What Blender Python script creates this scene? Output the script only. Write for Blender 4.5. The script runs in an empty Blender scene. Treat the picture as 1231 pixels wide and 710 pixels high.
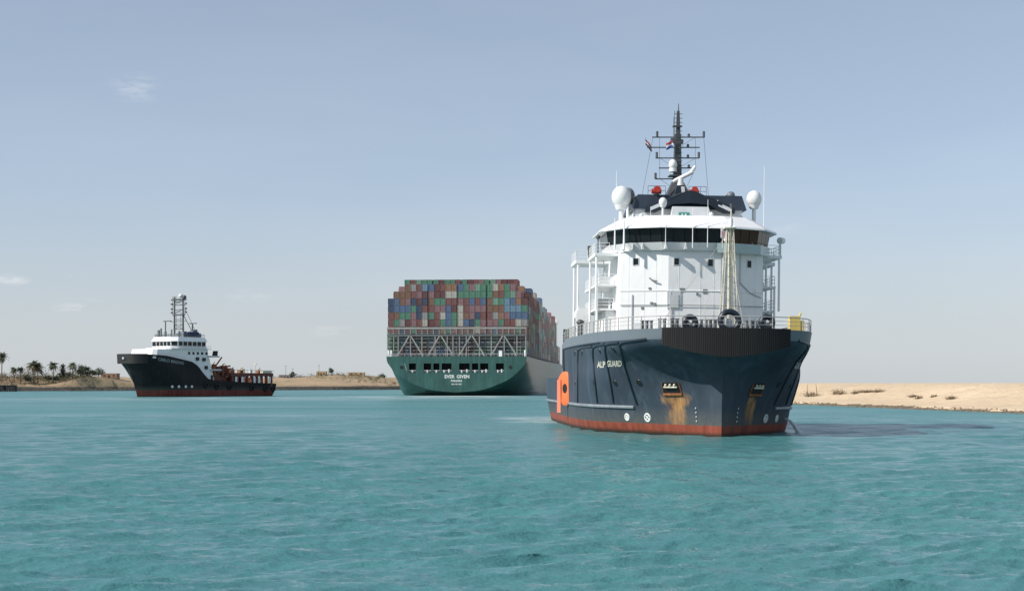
import bpy, math, random
import numpy as np
from mathutils import Vector, Matrix
from mathutils.bvhtree import BVHTree

random.seed(7)
rng = np.random.default_rng(11)
scene = bpy.context.scene
COL = scene.collection
R = math.radians

# ------------------------------------------------------------------ camera
F, CX, HY, CAMZ = 1800.0, 615.5, 460.0, 4.9      # focal length, centre and horizon in photograph pixels
cam_d = bpy.data.cameras.new('camera')
cam = bpy.data.objects.new('camera', cam_d)
COL.objects.link(cam)
cam.location = (0, 0, CAMZ)
cam.rotation_euler = (R(90), 0, 0)
cam_d.sensor_width = 36
cam_d.lens = F / 1231 * 36
cam_d.shift_y = (HY - 355) / 1231
cam_d.clip_start = 0.5
cam_d.clip_end = 20000
scene.camera = cam

# ------------------------------------------------------------------ sun, sky, exposure
SUN_EL, SUN_AZ = R(36), math.atan2(-0.93, -0.37)   # azimuth from +Y towards +X
to_sun = Vector((math.sin(SUN_AZ) * math.cos(SUN_EL), math.cos(SUN_AZ) * math.cos(SUN_EL), math.sin(SUN_EL)))
sun_d = bpy.data.lights.new('sun', 'SUN')
sun_d.energy = 5.0
sun_d.angle = R(0.6)
sun_d.color = (1.0, 0.955, 0.89)
sun = bpy.data.objects.new('sun', sun_d)
sun.rotation_euler = to_sun.to_track_quat('Z', 'Y').to_euler()
sun.location = (-200, -100, 200)
COL.objects.link(sun)

world = bpy.data.worlds.new('World')
scene.world = world
world.use_nodes = True
wn, wl = world.node_tree.nodes, world.node_tree.links
wn.clear()
w_out = wn.new('ShaderNodeOutputWorld')
w_bg = wn.new('ShaderNodeBackground')
w_sky = wn.new('ShaderNodeTexSky')
w_sky.sky_type = 'NISHITA'
w_sky.sun_disc = False
w_sky.sun_elevation = SUN_EL
w_sky.sun_rotation = SUN_AZ
w_sky.altitude = 0
w_sky.air_density = 0.8
w_sky.dust_density = 0.6
w_sky.ozone_density = 2.4
w_hsv = wn.new('ShaderNodeHueSaturation')
w_hsv.inputs['Saturation'].default_value = 0.68
w_bg.inputs['Strength'].default_value = 0.132
# a few thin wisps of cloud, fixed to directions in the sky
w_tc = wn.new('ShaderNodeTexCoord')
w_map = wn.new('ShaderNodeMapping')
w_map.inputs['Scale'].default_value = (14, 14, 60)
w_nz = wn.new('ShaderNodeTexNoise')
w_nz.inputs['Scale'].default_value = 3.0
w_nz.inputs['Detail'].default_value = 6
w_nz.inputs['Roughness'].default_value = 0.6
wl.new(w_tc.outputs['Generated'], w_map.inputs['Vector'])
wl.new(w_map.outputs['Vector'], w_nz.inputs['Vector'])
cloud_sum = None
for (px, py, rad, amt) in ((163, 107, 0.020, 0.75), (12, 336, 0.016, 1.0), (97, 368, 0.022, 1.0), (88, 332, 0.008, 0.8),
                           (395, 397, 0.02, 0.5), (945, 275, 0.02, 0.3), (300, 355, 0.02, 0.3)):
    d = Vector(((px - CX) / F, 1, (HY - py) / F)).normalized()
    vd = wn.new('ShaderNodeVectorMath'); vd.operation = 'SUBTRACT'
    wl.new(w_tc.outputs['Generated'], vd.inputs[0]); vd.inputs[1].default_value = d
    vs = wn.new('ShaderNodeVectorMath'); vs.operation = 'MULTIPLY'
    wl.new(vd.outputs[0], vs.inputs[0]); vs.inputs[1].default_value = (1, 1, 3.2 if py > 200 else 1.6)
    vl = wn.new('ShaderNodeVectorMath'); vl.operation = 'LENGTH'
    wl.new(vs.outputs[0], vl.inputs[0])
    mr = wn.new('ShaderNodeMapRange'); mr.interpolation_type = 'SMOOTHSTEP'
    wl.new(vl.outputs['Value'], mr.inputs['Value'])
    mr.inputs['From Min'].default_value = rad; mr.inputs['From Max'].default_value = 0
    mr.inputs['To Min'].default_value = 0; mr.inputs['To Max'].default_value = amt
    if cloud_sum is None:
        cloud_sum = mr.outputs[0]
    else:
        ad = wn.new('ShaderNodeMath'); ad.operation = 'ADD'
        wl.new(cloud_sum, ad.inputs[0]); wl.new(mr.outputs[0], ad.inputs[1]); cloud_sum = ad.outputs[0]
w_nr = wn.new('ShaderNodeMapRange')
wl.new(w_nz.outputs['Fac'], w_nr.inputs['Value'])
w_nr.inputs['From Min'].default_value = 0.42; w_nr.inputs['From Max'].default_value = 0.75
w_mul = wn.new('ShaderNodeMath'); w_mul.operation = 'MULTIPLY'
wl.new(cloud_sum, w_mul.inputs[0]); wl.new(w_nr.outputs[0], w_mul.inputs[1])
w_half = wn.new('ShaderNodeMath'); w_half.operation = 'MULTIPLY'; w_half.inputs[1].default_value = 0.55
wl.new(w_mul.outputs[0], w_half.inputs[0])
w_mix = wn.new('ShaderNodeMix'); w_mix.data_type = 'RGBA'
w_m2 = wn.new('ShaderNodeMapping'); w_m2.inputs['Scale'].default_value = (2.2, 2.2, 9); wl.new(w_tc.outputs['Generated'], w_m2.inputs['Vector'])
w_n2 = wn.new('ShaderNodeTexNoise'); w_n2.inputs['Scale'].default_value = 1.6; w_n2.inputs['Detail'].default_value = 5; wl.new(w_m2.outputs[0], w_n2.inputs['Vector'])
w_r2 = wn.new('ShaderNodeMapRange'); wl.new(w_n2.outputs['Fac'], w_r2.inputs['Value']); w_r2.inputs['From Min'].default_value = 0.45; w_r2.inputs['From Max'].default_value = 0.8; w_r2.inputs['To Max'].default_value = 0.06
w_ad = wn.new('ShaderNodeMath'); w_ad.operation = 'ADD'; wl.new(w_half.outputs[0], w_ad.inputs[0]); wl.new(w_r2.outputs[0], w_ad.inputs[1])
wl.new(w_ad.outputs[0], w_mix.inputs[0])
wl.new(w_sky.outputs[0], w_hsv.inputs['Color'])
# grey dust layer low over the desert
w_sep = wn.new('ShaderNodeSeparateXYZ'); wl.new(w_tc.outputs['Generated'], w_sep.inputs[0])
w_el = wn.new('ShaderNodeMapRange'); w_el.interpolation_type = 'SMOOTHSTEP'
wl.new(w_sep.outputs['Z'], w_el.inputs['Value'])
w_el.inputs['From Min'].default_value = 0.15; w_el.inputs['From Max'].default_value = -0.01
w_el.inputs['To Min'].default_value = 0; w_el.inputs['To Max'].default_value = 0.75
w_dust = wn.new('ShaderNodeMix'); w_dust.data_type = 'RGBA'
w_veil = wn.new('ShaderNodeMix'); w_veil.data_type = 'RGBA'; w_veil.inputs[0].default_value = 0.38
wl.new(w_hsv.outputs[0], w_veil.inputs[6]); w_veil.inputs[7].default_value = (2.85, 3.66, 4.68, 1)   # thin even dust veil
wl.new(w_el.outputs[0], w_dust.inputs[0]); wl.new(w_veil.outputs[2], w_dust.inputs[6])
w_dust.inputs[7].default_value = (4.45, 4.66, 4.80, 1)
wl.new(w_dust.outputs[2], w_mix.inputs[6])
w_mix.inputs[7].default_value = (8.6, 8.4, 8.3, 1)
wl.new(w_mix.outputs[2], w_bg.inputs['Color'])
wl.new(w_bg.outputs[0], w_out.inputs[0])

vs_ = scene.view_settings
vs_.view_transform = 'Standard'
vs_.look = 'None'
vs_.exposure = 0.04
vs_.gamma = 1.0
vs_.use_curve_mapping = False
scene.cycles.use_denoising = True
scene.cycles.max_bounces = 6
scene.cycles.volume_bounces = 1

# ------------------------------------------------------------------ materials
def new_mat(name):
    m = bpy.data.materials.new(name)
    m.use_nodes = True
    return m, m.node_tree.nodes, m.node_tree.links, m.node_tree.nodes['Principled BSDF']

def mix_rgb(n, l, fac, a, b, mode='MIX'):
    x = n.new('ShaderNodeMix'); x.data_type = 'RGBA'; x.blend_type = mode
    for sock, v in ((x.inputs[0], fac), (x.inputs[6], a), (x.inputs[7], b)):
        if hasattr(v, 'is_linked') or isinstance(v, bpy.types.NodeSocket):
            l.new(v, sock)
        elif isinstance(v, (int, float)):
            sock.default_value = v
        else:
            sock.default_value = tuple(v)[:3] + (1,)
    return x.outputs[2]

def maprange(n, l, v, a, b, c=0.0, d=1.0, smooth=False):
    x = n.new('ShaderNodeMapRange')
    if smooth: x.interpolation_type = 'SMOOTHSTEP'
    l.new(v, x.inputs['Value'])
    x.inputs['From Min'].default_value = a; x.inputs['From Max'].default_value = b
    x.inputs['To Min'].default_value = c; x.inputs['To Max'].default_value = d
    return x.outputs[0]

def math_n(n, l, op, a, b=None):
    x = n.new('ShaderNodeMath'); x.operation = op
    for i, v in enumerate((a, b)):
        if v is None: continue
        if isinstance(v, bpy.types.NodeSocket): l.new(v, x.inputs[i])
        else: x.inputs[i].default_value = v
    return x.outputs[0]

def noise(n, l, scale=1.0, detail=4, rough=0.55, vscale=(1, 1, 1), coord='Object'):
    tc = n.new('ShaderNodeTexCoord')
    mp = n.new('ShaderNodeMapping'); mp.inputs['Scale'].default_value = vscale
    l.new(tc.outputs[coord], mp.inputs['Vector'])
    z = n.new('ShaderNodeTexNoise')
    z.inputs['Scale'].default_value = scale; z.inputs['Detail'].default_value = detail; z.inputs['Roughness'].default_value = rough
    l.new(mp.outputs[0], z.inputs['Vector'])
    return z.outputs['Fac']

def paint(name, col, rough=0.5, metal=0.0, var=0.25, scale=0.6, vscale=(1, 1, 0.35), dirt=None, dirt_amt=0.25, bump=0.0):
    m, n, l, b = new_mat(name)
    nz = noise(n, l, scale, 6, 0.6, vscale)
    dark = tuple(c * (1 - var) for c in col); lite = tuple(min(1, c * (1 + var * 0.6)) for c in col)
    c = mix_rgb(n, l, maprange(n, l, nz, 0.3, 0.7), dark, lite)
    if dirt:
        dz = noise(n, l, scale * 2.3, 8, 0.65, (1.6, 1.6, 0.18))
        c = mix_rgb(n, l, maprange(n, l, dz, 0.56, 0.74, 0, dirt_amt), c, dirt)
    l.new(c, b.inputs['Base Color'])
    b.inputs['Roughness'].default_value = rough
    b.inputs['Metallic'].default_value = metal
    if bump:
        bn = n.new('ShaderNodeBump'); bn.inputs['Strength'].default_value = bump; bn.inputs['Distance'].default_value = 0.05
        l.new(noise(n, l, scale * 8, 3), bn.inputs['Height']); l.new(bn.outputs[0], b.inputs['Normal'])
    return m

M = {}
M['white'] = paint('white_paint', (0.83, 0.83, 0.825), 0.45, var=0.05, dirt=(0.50, 0.44, 0.36), dirt_amt=0.22)
M['white_grey'] = paint('pale_grey_paint', (0.60, 0.62, 0.63), 0.5, var=0.08, dirt=(0.40, 0.33, 0.26), dirt_amt=0.3)
M['navy'] = paint('navy_paint', (0.030, 0.042, 0.062), 0.4, var=0.25, dirt=(0.06, 0.06, 0.06))
M['rib'] = paint('dark_pipe_paint', (0.012, 0.020, 0.032), 0.4, var=0.2)
M['black'] = paint('black_rubber', (0.012, 0.012, 0.012), 0.7, var=0.3)
M['steel'] = paint('grey_steel_paint', (0.20, 0.22, 0.23), 0.5, var=0.2, dirt=(0.22, 0.12, 0.06))
M['mast'] = paint('dark_mast_paint', (0.075, 0.08, 0.085), 0.5, var=0.2)
M['strake'] = paint('worn_grey_strake_paint', (0.22, 0.25, 0.27), 0.5, var=0.3, dirt=(0.10, 0.08, 0.06), dirt_amt=0.6)
M['cream'] = paint('cream_mast_paint', (0.64, 0.60, 0.48), 0.5, var=0.12, dirt=(0.34, 0.22, 0.10), dirt_amt=0.4)
M['yellow'] = paint('yellow_paint', (0.66, 0.50, 0.13), 0.5, var=0.15)
M['red'] = paint('red_paint', (0.42, 0.035, 0.02), 0.4, var=0.2)
M['orange'] = paint('orange_paint', (0.78, 0.17, 0.05), 0.5, var=0.15, dirt=(0.4, 0.2, 0.12), dirt_amt=0.3)
M['salmon'] = paint('faded_orange_paint', (0.70, 0.20, 0.12), 0.5, var=0.15)
M['rust'] = paint('rusty_steel', (0.26, 0.10, 0.035), 0.8, var=0.5, scale=2, bump=0.3)
M['redbrown'] = paint('red_brown_deck_paint', (0.15, 0.045, 0.03), 0.6, var=0.4, scale=1.2)
M['rail'] = paint('weathered_rail_paint', (0.42, 0.41, 0.39), 0.5, var=0.2, dirt=(0.2, 0.12, 0.07), dirt_amt=0.5)
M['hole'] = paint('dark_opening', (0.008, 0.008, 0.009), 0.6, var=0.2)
M['green_sign'] = paint('green_board', (0.03, 0.26, 0.22), 0.5, var=0.1)
M['deck'] = paint('green_deck_paint', (0.08, 0.11, 0.10), 0.7, var=0.3)
M['letter'] = paint('white_lettering', (0.72, 0.74, 0.70), 0.5, var=0.12, scale=2)
M['letter_cream'] = paint('cream_lettering', (0.68, 0.68, 0.56), 0.5, var=0.2, scale=2)
M['radome'] = paint('radome_white', (0.74, 0.74, 0.73), 0.35, var=0.06, dirt=(0.5, 0.46, 0.4), dirt_amt=0.2)
M['dome_grey'] = paint('grey_dish', (0.16, 0.18, 0.20), 0.5, var=0.1)
M['bronze'] = paint('tan_steel_frame', (0.27, 0.27, 0.255), 0.55, var=0.2, dirt=(0.3, 0.2, 0.12), dirt_amt=0.5)
M['glasspanel'] = paint('green_tinted_screen', (0.36, 0.46, 0.46), 0.2, var=0.05)
M['flag_red'] = paint('flag_red', (0.50, 0.03, 0.03), 0.8, var=0.1)
M['flag_white'] = paint('flag_white', (0.75, 0.72, 0.72), 0.8, var=0.05)
M['flag_blue'] = paint('flag_blue', (0.03, 0.06, 0.30), 0.8, var=0.1)
M['flag_black'] = paint('flag_black', (0.02, 0.02, 0.02), 0.8, var=0.1)
M['flag_pink'] = paint('flag_pink', (0.78, 0.50, 0.52), 0.8, var=0.12, scale=3)

def rust_runs(m):
    n, l = m.node_tree.nodes, m.node_tree.links; b = n['Principled BSDF']; src = b.inputs['Base Color'].links[0].from_socket
    a = noise(n, l, 2.2, 4, 0.6, (1, 1, 0.05)); c = noise(n, l, 0.5, 5, 0.6, (1, 1, 1)); f = noise(n, l, 9, 3, .6)
    k = math_n(n, l, 'MULTIPLY', maprange(n, l, a, 0.60, 0.72, 0, 0.75), maprange(n, l, c, 0.5, 0.62)); k = math_n(n, l, 'MULTIPLY', k, maprange(n, l, f, 0.35, 0.6))
    l.new(mix_rgb(n, l, k, src, (0.36, 0.20, 0.09)), b.inputs['Base Color'])
    bn = n.new('ShaderNodeBump'); bn.inputs['Strength'].default_value = 0.22; bn.inputs['Distance'].default_value = 0.10
    l.new(noise(n, l, 0.9, 2, 0.5), bn.inputs['Height']); l.new(bn.outputs[0], b.inputs['Normal'])
rust_runs(M['white'])

def glass(name, col=(0.012, 0.016, 0.018)):
    m, n, l, b = new_mat(name)
    nz = noise(n, l, 0.5, 2, 0.5, (1, 1, 1))
    l.new(mix_rgb(n, l, nz, tuple(c * 0.6 for c in col), tuple(c * 1.5 for c in col)), b.inputs['Base Color'])
    b.inputs['Roughness'].default_value = 0.08
    b.inputs['Specular IOR Level'].default_value = 0.25
    return m
M['glass'] = glass('dark_window_glass')

def hull_mat(name, top, boot, z_boot, light=None, z_light=99, rust_spots=(), rust_amt=0.35, rough=0.42, waterline_grime=True, spec=0.5):
    m, n, l, b = new_mat(name)
    tc = n.new('ShaderNodeTexCoord'); sp = n.new('ShaderNodeSeparateXYZ')
    l.new(tc.outputs['Object'], sp.inputs[0])
    z = sp.outputs['Z']
    big = noise(n, l, 0.22, 6, 0.6, (1, 1, 0.6))
    streak = noise(n, l, 0.9, 8, 0.65, (1, 1, 0.10))
    fine = noise(n, l, 3.0, 6, 0.7)
    c = mix_rgb(n, l, maprange(n, l, big, 0.3, 0.7), tuple(x * 0.72 for x in top), tuple(x * 1.25 for x in top))
    if light:
        c = mix_rgb(n, l, maprange(n, l, z, z_light - 0.03, z_light + 0.03), c, light)
    # scuffs and pale streaks
    c = mix_rgb(n, l, maprange(n, l, streak, 0.50, 0.72, 0, 0.45), c, tuple(min(1, x * 2.1 + 0.01) for x in top))
    # general rust streaking
    ru = math_n(n, l, 'MULTIPLY', maprange(n, l, streak, 0.25, 0.40, 1, 0), maprange(n, l, fine, 0.4, 0.6))
    c = mix_rgb(n, l, math_n(n, l, 'MULTIPLY', ru, rust_amt), c, (0.16, 0.07, 0.03))
    for (cx, cy, cz, sx, sy, sz) in rust_spots:
        v = n.new('ShaderNodeVectorMath'); v.operation = 'SUBTRACT'; l.new(tc.outputs['Object'], v.inputs[0]); v.inputs[1].default_value = (cx, cy, cz)
        s = n.new('ShaderNodeVectorMath'); s.operation = 'DIVIDE'; l.new(v.outputs[0], s.inputs[0]); s.inputs[1].default_value = (sx, sy, sz)
        le = n.new('ShaderNodeVectorMath'); le.operation = 'LENGTH'; l.new(s.outputs[0], le.inputs[0])
        k = maprange(n, l, le.outputs['Value'], 1.0, 0.3, 0, 1, True)
        k = math_n(n, l, 'ADD', k, math_n(n, l, 'MULTIPLY', math_n(n, l, 'SUBTRACT', streak, 0.5), 2.2))
        k = math_n(n, l, 'ADD', k, math_n(n, l, 'MULTIPLY', math_n(n, l, 'SUBTRACT', fine, 0.5), 0.9))
        k = math_n(n, l, 'MULTIPLY', maprange(n, l, k, 0.12, 0.85, 0, 0.95), maprange(n, l, le.outputs['Value'], 1.15, 0.8))
        rc = mix_rgb(n, l, maprange(n, l, streak, 0.40, 0.62), (0.13, 0.055, 0.025), (0.50, 0.27, 0.10)); rc = mix_rgb(n, l, maprange(n, l, fine, 0.40, 0.62, 0, 0.6), rc, (0.34, 0.24, 0.14))
        c = mix_rgb(n, l, k, c, rc)
    if waterline_grime:
        g = maprange(n, l, z, z_boot + 1.7, z_boot + 0.1, 0, 0.85)
        g = math_n(n, l, 'MULTIPLY', g, maprange(n, l, fine, 0.3, 0.6))
        c = mix_rgb(n, l, g, c, (0.10, 0.10, 0.085))
    wob = math_n(n, l, 'ADD', z, maprange(n, l, fine, 0.3, 0.7, -0.10, 0.10))
    bc = mix_rgb(n, l, maprange(n, l, streak, 0.35, 0.65), tuple(x * 0.65 for x in boot), tuple(min(1, x * 1.2) for x in boot))
    c = mix_rgb(n, l, maprange(n, l, wob, z_boot - 0.04, z_boot + 0.04, 1, 0), c, bc)
    # slime right at the water
    c = mix_rgb(n, l, maprange(n, l, wob, 0.42, 0.10, 0, 0.9), c, (0.025, 0.028, 0.022))
    l.new(c, b.inputs['Base Color'])
    b.inputs['Roughness'].default_value = rough
    b.inputs['Specular IOR Level'].default_value = spec
    bn = n.new('ShaderNodeBump'); bn.inputs['Strength'].default_value = 0.25; bn.inputs['Distance'].default_value = 0.12
    l.new(noise(n, l, 0.7, 3, 0.5), bn.inputs['Height']); l.new(bn.outputs[0], b.inputs['Normal'])
    return m

# ------------------------------------------------------------------ mesh helpers
class MB:
    def __init__(self):
        self.v, self.f, self.m = [], [], []
    def add(self, vs, fs, mi=0):
        o = len(self.v)
        self.v += [tuple(x) for x in vs]
        self.f += [tuple(i + o for i in f) for f in fs]
        self.m += [mi] * len(fs)
    def box(self, x0, x1, y0, y1, z0, z1, mi=0):
        self.add([(x0, y0, z0), (x1, y0, z0), (x1, y1, z0), (x0, y1, z0), (x0, y0, z1), (x1, y0, z1), (x1, y1, z1), (x0, y1, z1)],
                 [(0, 3, 2, 1), (4, 5, 6, 7), (0, 1, 5, 4), (1, 2, 6, 5), (2, 3, 7, 6), (3, 0, 4, 7)], mi)
        return self
    def obox(self, mat, sx, sy, sz, mi=0):
        o = len(self.v)
        self.box(-sx / 2, sx / 2, -sy / 2, sy / 2, -sz / 2, sz / 2, mi)
        for i in range(o, len(self.v)):
            self.v[i] = tuple(mat @ Vector(self.v[i]))
        return self
    def frustum(self, bot, z0, top, z1, mi=0):
        k = len(bot)
        vs = [(x, y, z0) for x, y in bot] + [(x, y, z1) for x, y in top]
        fs = [(i, (i + 1) % k, (i + 1) % k + k, i + k) for i in range(k)] + [tuple(range(k - 1, -1, -1)), tuple(range(k, 2 * k))]
        self.add(vs, fs, mi)
        return self
    def cone(self, p0, p1, r0, r1=None, k=8, mi=0):
        r1 = r0 if r1 is None else r1
        p0, p1 = Vector(p0), Vector(p1)
        d = (p1 - p0)
        if d.length < 1e-6: return self
        d.normalize()
        a = d.orthogonal().normalized(); b = d.cross(a)
        vs = []
        for p, r in ((p0, r0), (p1, r1)):
            for i in range(k):
                t = 2 * math.pi * i / k
                vs.append(p + a * (math.cos(t) * r) + b * (math.sin(t) * r))
        fs = [(i, (i + 1) % k, (i + 1) % k + k, i + k) for i in range(k)] + [tuple(range(k - 1, -1, -1)), tuple(range(k, 2 * k))]
        self.add(vs, fs, mi)
        return self
    def tube(self, pts, r, k=6, mi=0):
        pts = [Vector(p) for p in pts]
        n_ = len(pts); vs = []; prev = None
        for i, p in enumerate(pts):
            d = (pts[min(i + 1, n_ - 1)] - pts[max(i - 1, 0)]).normalized()
            a = d.orthogonal().normalized() if prev is None else (prev - d * prev.dot(d)).normalized()
            prev = a; b = d.cross(a)
            rr = r[i] if isinstance(r, (list, tuple)) else r
            for j in range(k):
                t = 2 * math.pi * j / k
                vs.append(p + a * (math.cos(t) * rr) + b * (math.sin(t) * rr))
        fs = [(i * k + j, i * k + (j + 1) % k, (i + 1) * k + (j + 1) % k, (i + 1) * k + j) for i in range(n_ - 1) for j in range(k)]
        fs += [tuple(range(k - 1, -1, -1)), tuple(range((n_ - 1) * k, n_ * k))]
        self.add(vs, fs, mi)
        return self
    def ball(self, c, r, sz=1.0, k=14, h=9, mi=0, zmin=-1.0):
        vs = []; fs = []
        for i in range(h + 1):
            t = -math.pi / 2 + math.pi * i / h
            s = max(math.sin(t), zmin)
            for j in range(k):
                a = 2 * math.pi * j / k
                vs.append((c[0] + r * math.cos(t) * math.cos(a), c[1] + r * math.cos(t) * math.sin(a), c[2] + r * sz * s))
        for i in range(h):
            for j in range(k):
                fs.append((i * k + j, i * k + (j + 1) % k, (i + 1) * k + (j + 1) % k, (i + 1) * k + j))
        self.add(vs, fs, mi)
        return self
    def ring(self, c, axis, Rr, r, k=28, kk=8, mi=0):
        c = Vector(c); axis = Vector(axis).normalized(); a = axis.orthogonal().normalized(); b = axis.cross(a)
        vs = []; fs = []
        for i in range(k):
            t = 2 * math.pi * i / k; d = a * math.cos(t) + b * math.sin(t)
            for j in range(kk):
                u = 2 * math.pi * j / kk
                vs.append(c + d * (Rr + r * math.cos(u)) + axis * (r * math.sin(u)))
        for i in range(k):
            for j in range(kk):
                fs.append((i * kk + j, ((i + 1) % k) * kk + j, ((i + 1) % k) * kk + (j + 1) % kk, i * kk + (j + 1) % kk))
        self.add(vs, fs, mi)
        return self
    def disc(self, c, nrm, r, t=0.04, k=16, mi=0):
        c, nrm = Vector(c), Vector(nrm).normalized()
        return self.cone(c - nrm * 0.05, c + nrm * t, r, r, k, mi)
    def build(self, name, mats, parent=None, smooth=False, angle=35):
        me = bpy.data.meshes.new(name)
        me.from_pydata(self.v, [], self.f)
        mats = mats if isinstance(mats, (list, tuple)) else [mats]
        for x in mats: me.materials.append(x)
        if len(mats) > 1: me.polygons.foreach_set('material_index', self.m)
        if smooth:
            me.polygons.foreach_set('use_smooth', [True] * len(me.polygons))
            try: me.set_sharp_from_angle(angle=R(angle))
            except Exception: pass
        me.validate(); me.update()
        o = bpy.data.objects.new(name, me)
        COL.objects.link(o)
        if parent: o.parent = parent
        return o

def tag(o, label=None, cat=None, group=None, kind=None):
    if label: o['label'] = label
    if cat: o['category'] = cat
    if group: o['group'] = group
    if kind: o['kind'] = kind
    return o

def empty(name, loc, rot=(0, 0, 0)):
    o = bpy.data.objects.new(name, None); COL.objects.link(o)
    o.location = loc; o.rotation_euler = rot
    o.empty_display_size = 1
    return o

def world_x(px, Y): return (px - CX) / F * Y
def world_z(py, Y): return CAMZ - (py - HY) * Y / F

def catmull(pts, n_):
    p = np.array(pts, float)
    d = np.r_[0, np.cumsum(np.linalg.norm(np.diff(p, axis=0), axis=1))]
    t = np.linspace(0, d[-1], n_)
    m = np.zeros_like(p)                                   # monotone-ish tangents
    sl = np.diff(p, axis=0) / np.diff(d)[:, None]
    m[1:-1] = (sl[1:] + sl[:-1]) / 2; m[0] = sl[0]; m[-1] = sl[-1]
    out = np.zeros((n_, p.shape[1]))
    for i, tt in enumerate(t):
        k = min(np.searchsorted(d, tt, 'right') - 1, len(p) - 2); k = max(k, 0)
        h = d[k + 1] - d[k]; u = (tt - d[k]) / h
        out[i] = ((2 * u**3 - 3 * u**2 + 1) * p[k] + (u**3 - 2 * u**2 + u) * h * m[k] + (-2 * u**3 + 3 * u**2) * p[k + 1] + (u**3 - u**2) * h * m[k + 1])
    out[:, 1] = np.maximum(out[:, 1], 0)
    return out

class Loft:
    """levels: list of (z, [(s, halfbreadth), ...]); outline(z) gives the outline at any height"""
    def __init__(self, levels, n_):
        self.z = np.array([a for a, _ in levels], float)
        self.o = np.array([catmull(p, n_) for _, p in levels])
    def outline(self, z):
        k = int(np.clip(np.searchsorted(self.z, z, 'right') - 1, 0, len(self.z) - 2))
        u = (z - self.z[k]) / (self.z[k + 1] - self.z[k])
        def tang(i):
            if i == 0: return (self.o[1] - self.o[0]) / (self.z[1] - self.z[0])
            if i == len(self.z) - 1: return (self.o[-1] - self.o[-2]) / (self.z[-1] - self.z[-2])
            return (self.o[i + 1] - self.o[i - 1]) / (self.z[i + 1] - self.z[i - 1])
        h = self.z[k + 1] - self.z[k]
        return ((2 * u**3 - 3 * u**2 + 1) * self.o[k] + (u**3 - 2 * u**2 + u) * h * tang(k) + (-2 * u**3 + 3 * u**2) * self.o[k + 1] + (u**3 - u**2) * h * tang(k + 1))
    def shell(self, mb, zs, ztop=None, mi=0):
        """both sides; ztop(s) may lower the upper edge along the length (sheer)"""
        for sgn in (-1, 1):
            rows = []
            for z in zs:
                o = self.outline(z)
                rows.append([(sgn * max(b, 0.0), s, z) for s, b in o])
            if ztop is not None:
                zm = zs[-1]; z0 = zs[0]
                o_top = rows[-1]
                cols = len(o_top)
                for j in range(cols):
                    zt = ztop(o_top[j][1])
                    for i in range(len(zs)):
                        zz = z0 + (zs[i] - z0) / (zm - z0) * (zt - z0)
                        o = self.outline(zz)[j]
                        rows[i][j] = (sgn * max(o[1], 0.0), o[0], zz)
            k = len(rows[0]); vs = [p for r in rows for p in r]; fs = []
            for i in range(len(rows) - 1):
                for j in range(k - 1):
                    q = (i * k + j, i * k + j + 1, (i + 1) * k + j + 1, (i + 1) * k + j)
                    fs.append(q if sgn > 0 else q[::-1])
            mb.add(vs, fs, mi)

def text_mesh(body, size, bold=0.0, spacing=1.0):
    cu = bpy.data.curves.new('t', 'FONT'); cu.body = body; cu.size = size; cu.align_x = 'CENTER'; cu.align_y = 'CENTER'
    cu.offset = bold; cu.space_character = spacing; cu.resolution_u = 2
    o = bpy.data.objects.new('t', cu); COL.objects.link(o)
    dg = bpy.context.evaluated_depsgraph_get(); dg.update()
    me = bpy.data.meshes.new_from_object(o.evaluated_get(dg))
    vs = [tuple(v.co) for v in me.vertices]; fs = [tuple(p.vertices) for p in me.polygons]
    bpy.data.objects.remove(o); bpy.data.meshes.remove(me); bpy.data.curves.remove(cu)
    return vs, fs

def hash_sin(x, y, s):
    return math.sin(x * 0.113 * s + y * 0.071 * s + 1.3) * math.sin(y * 0.137 * s - x * 0.043 * s + 0.4)

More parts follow.
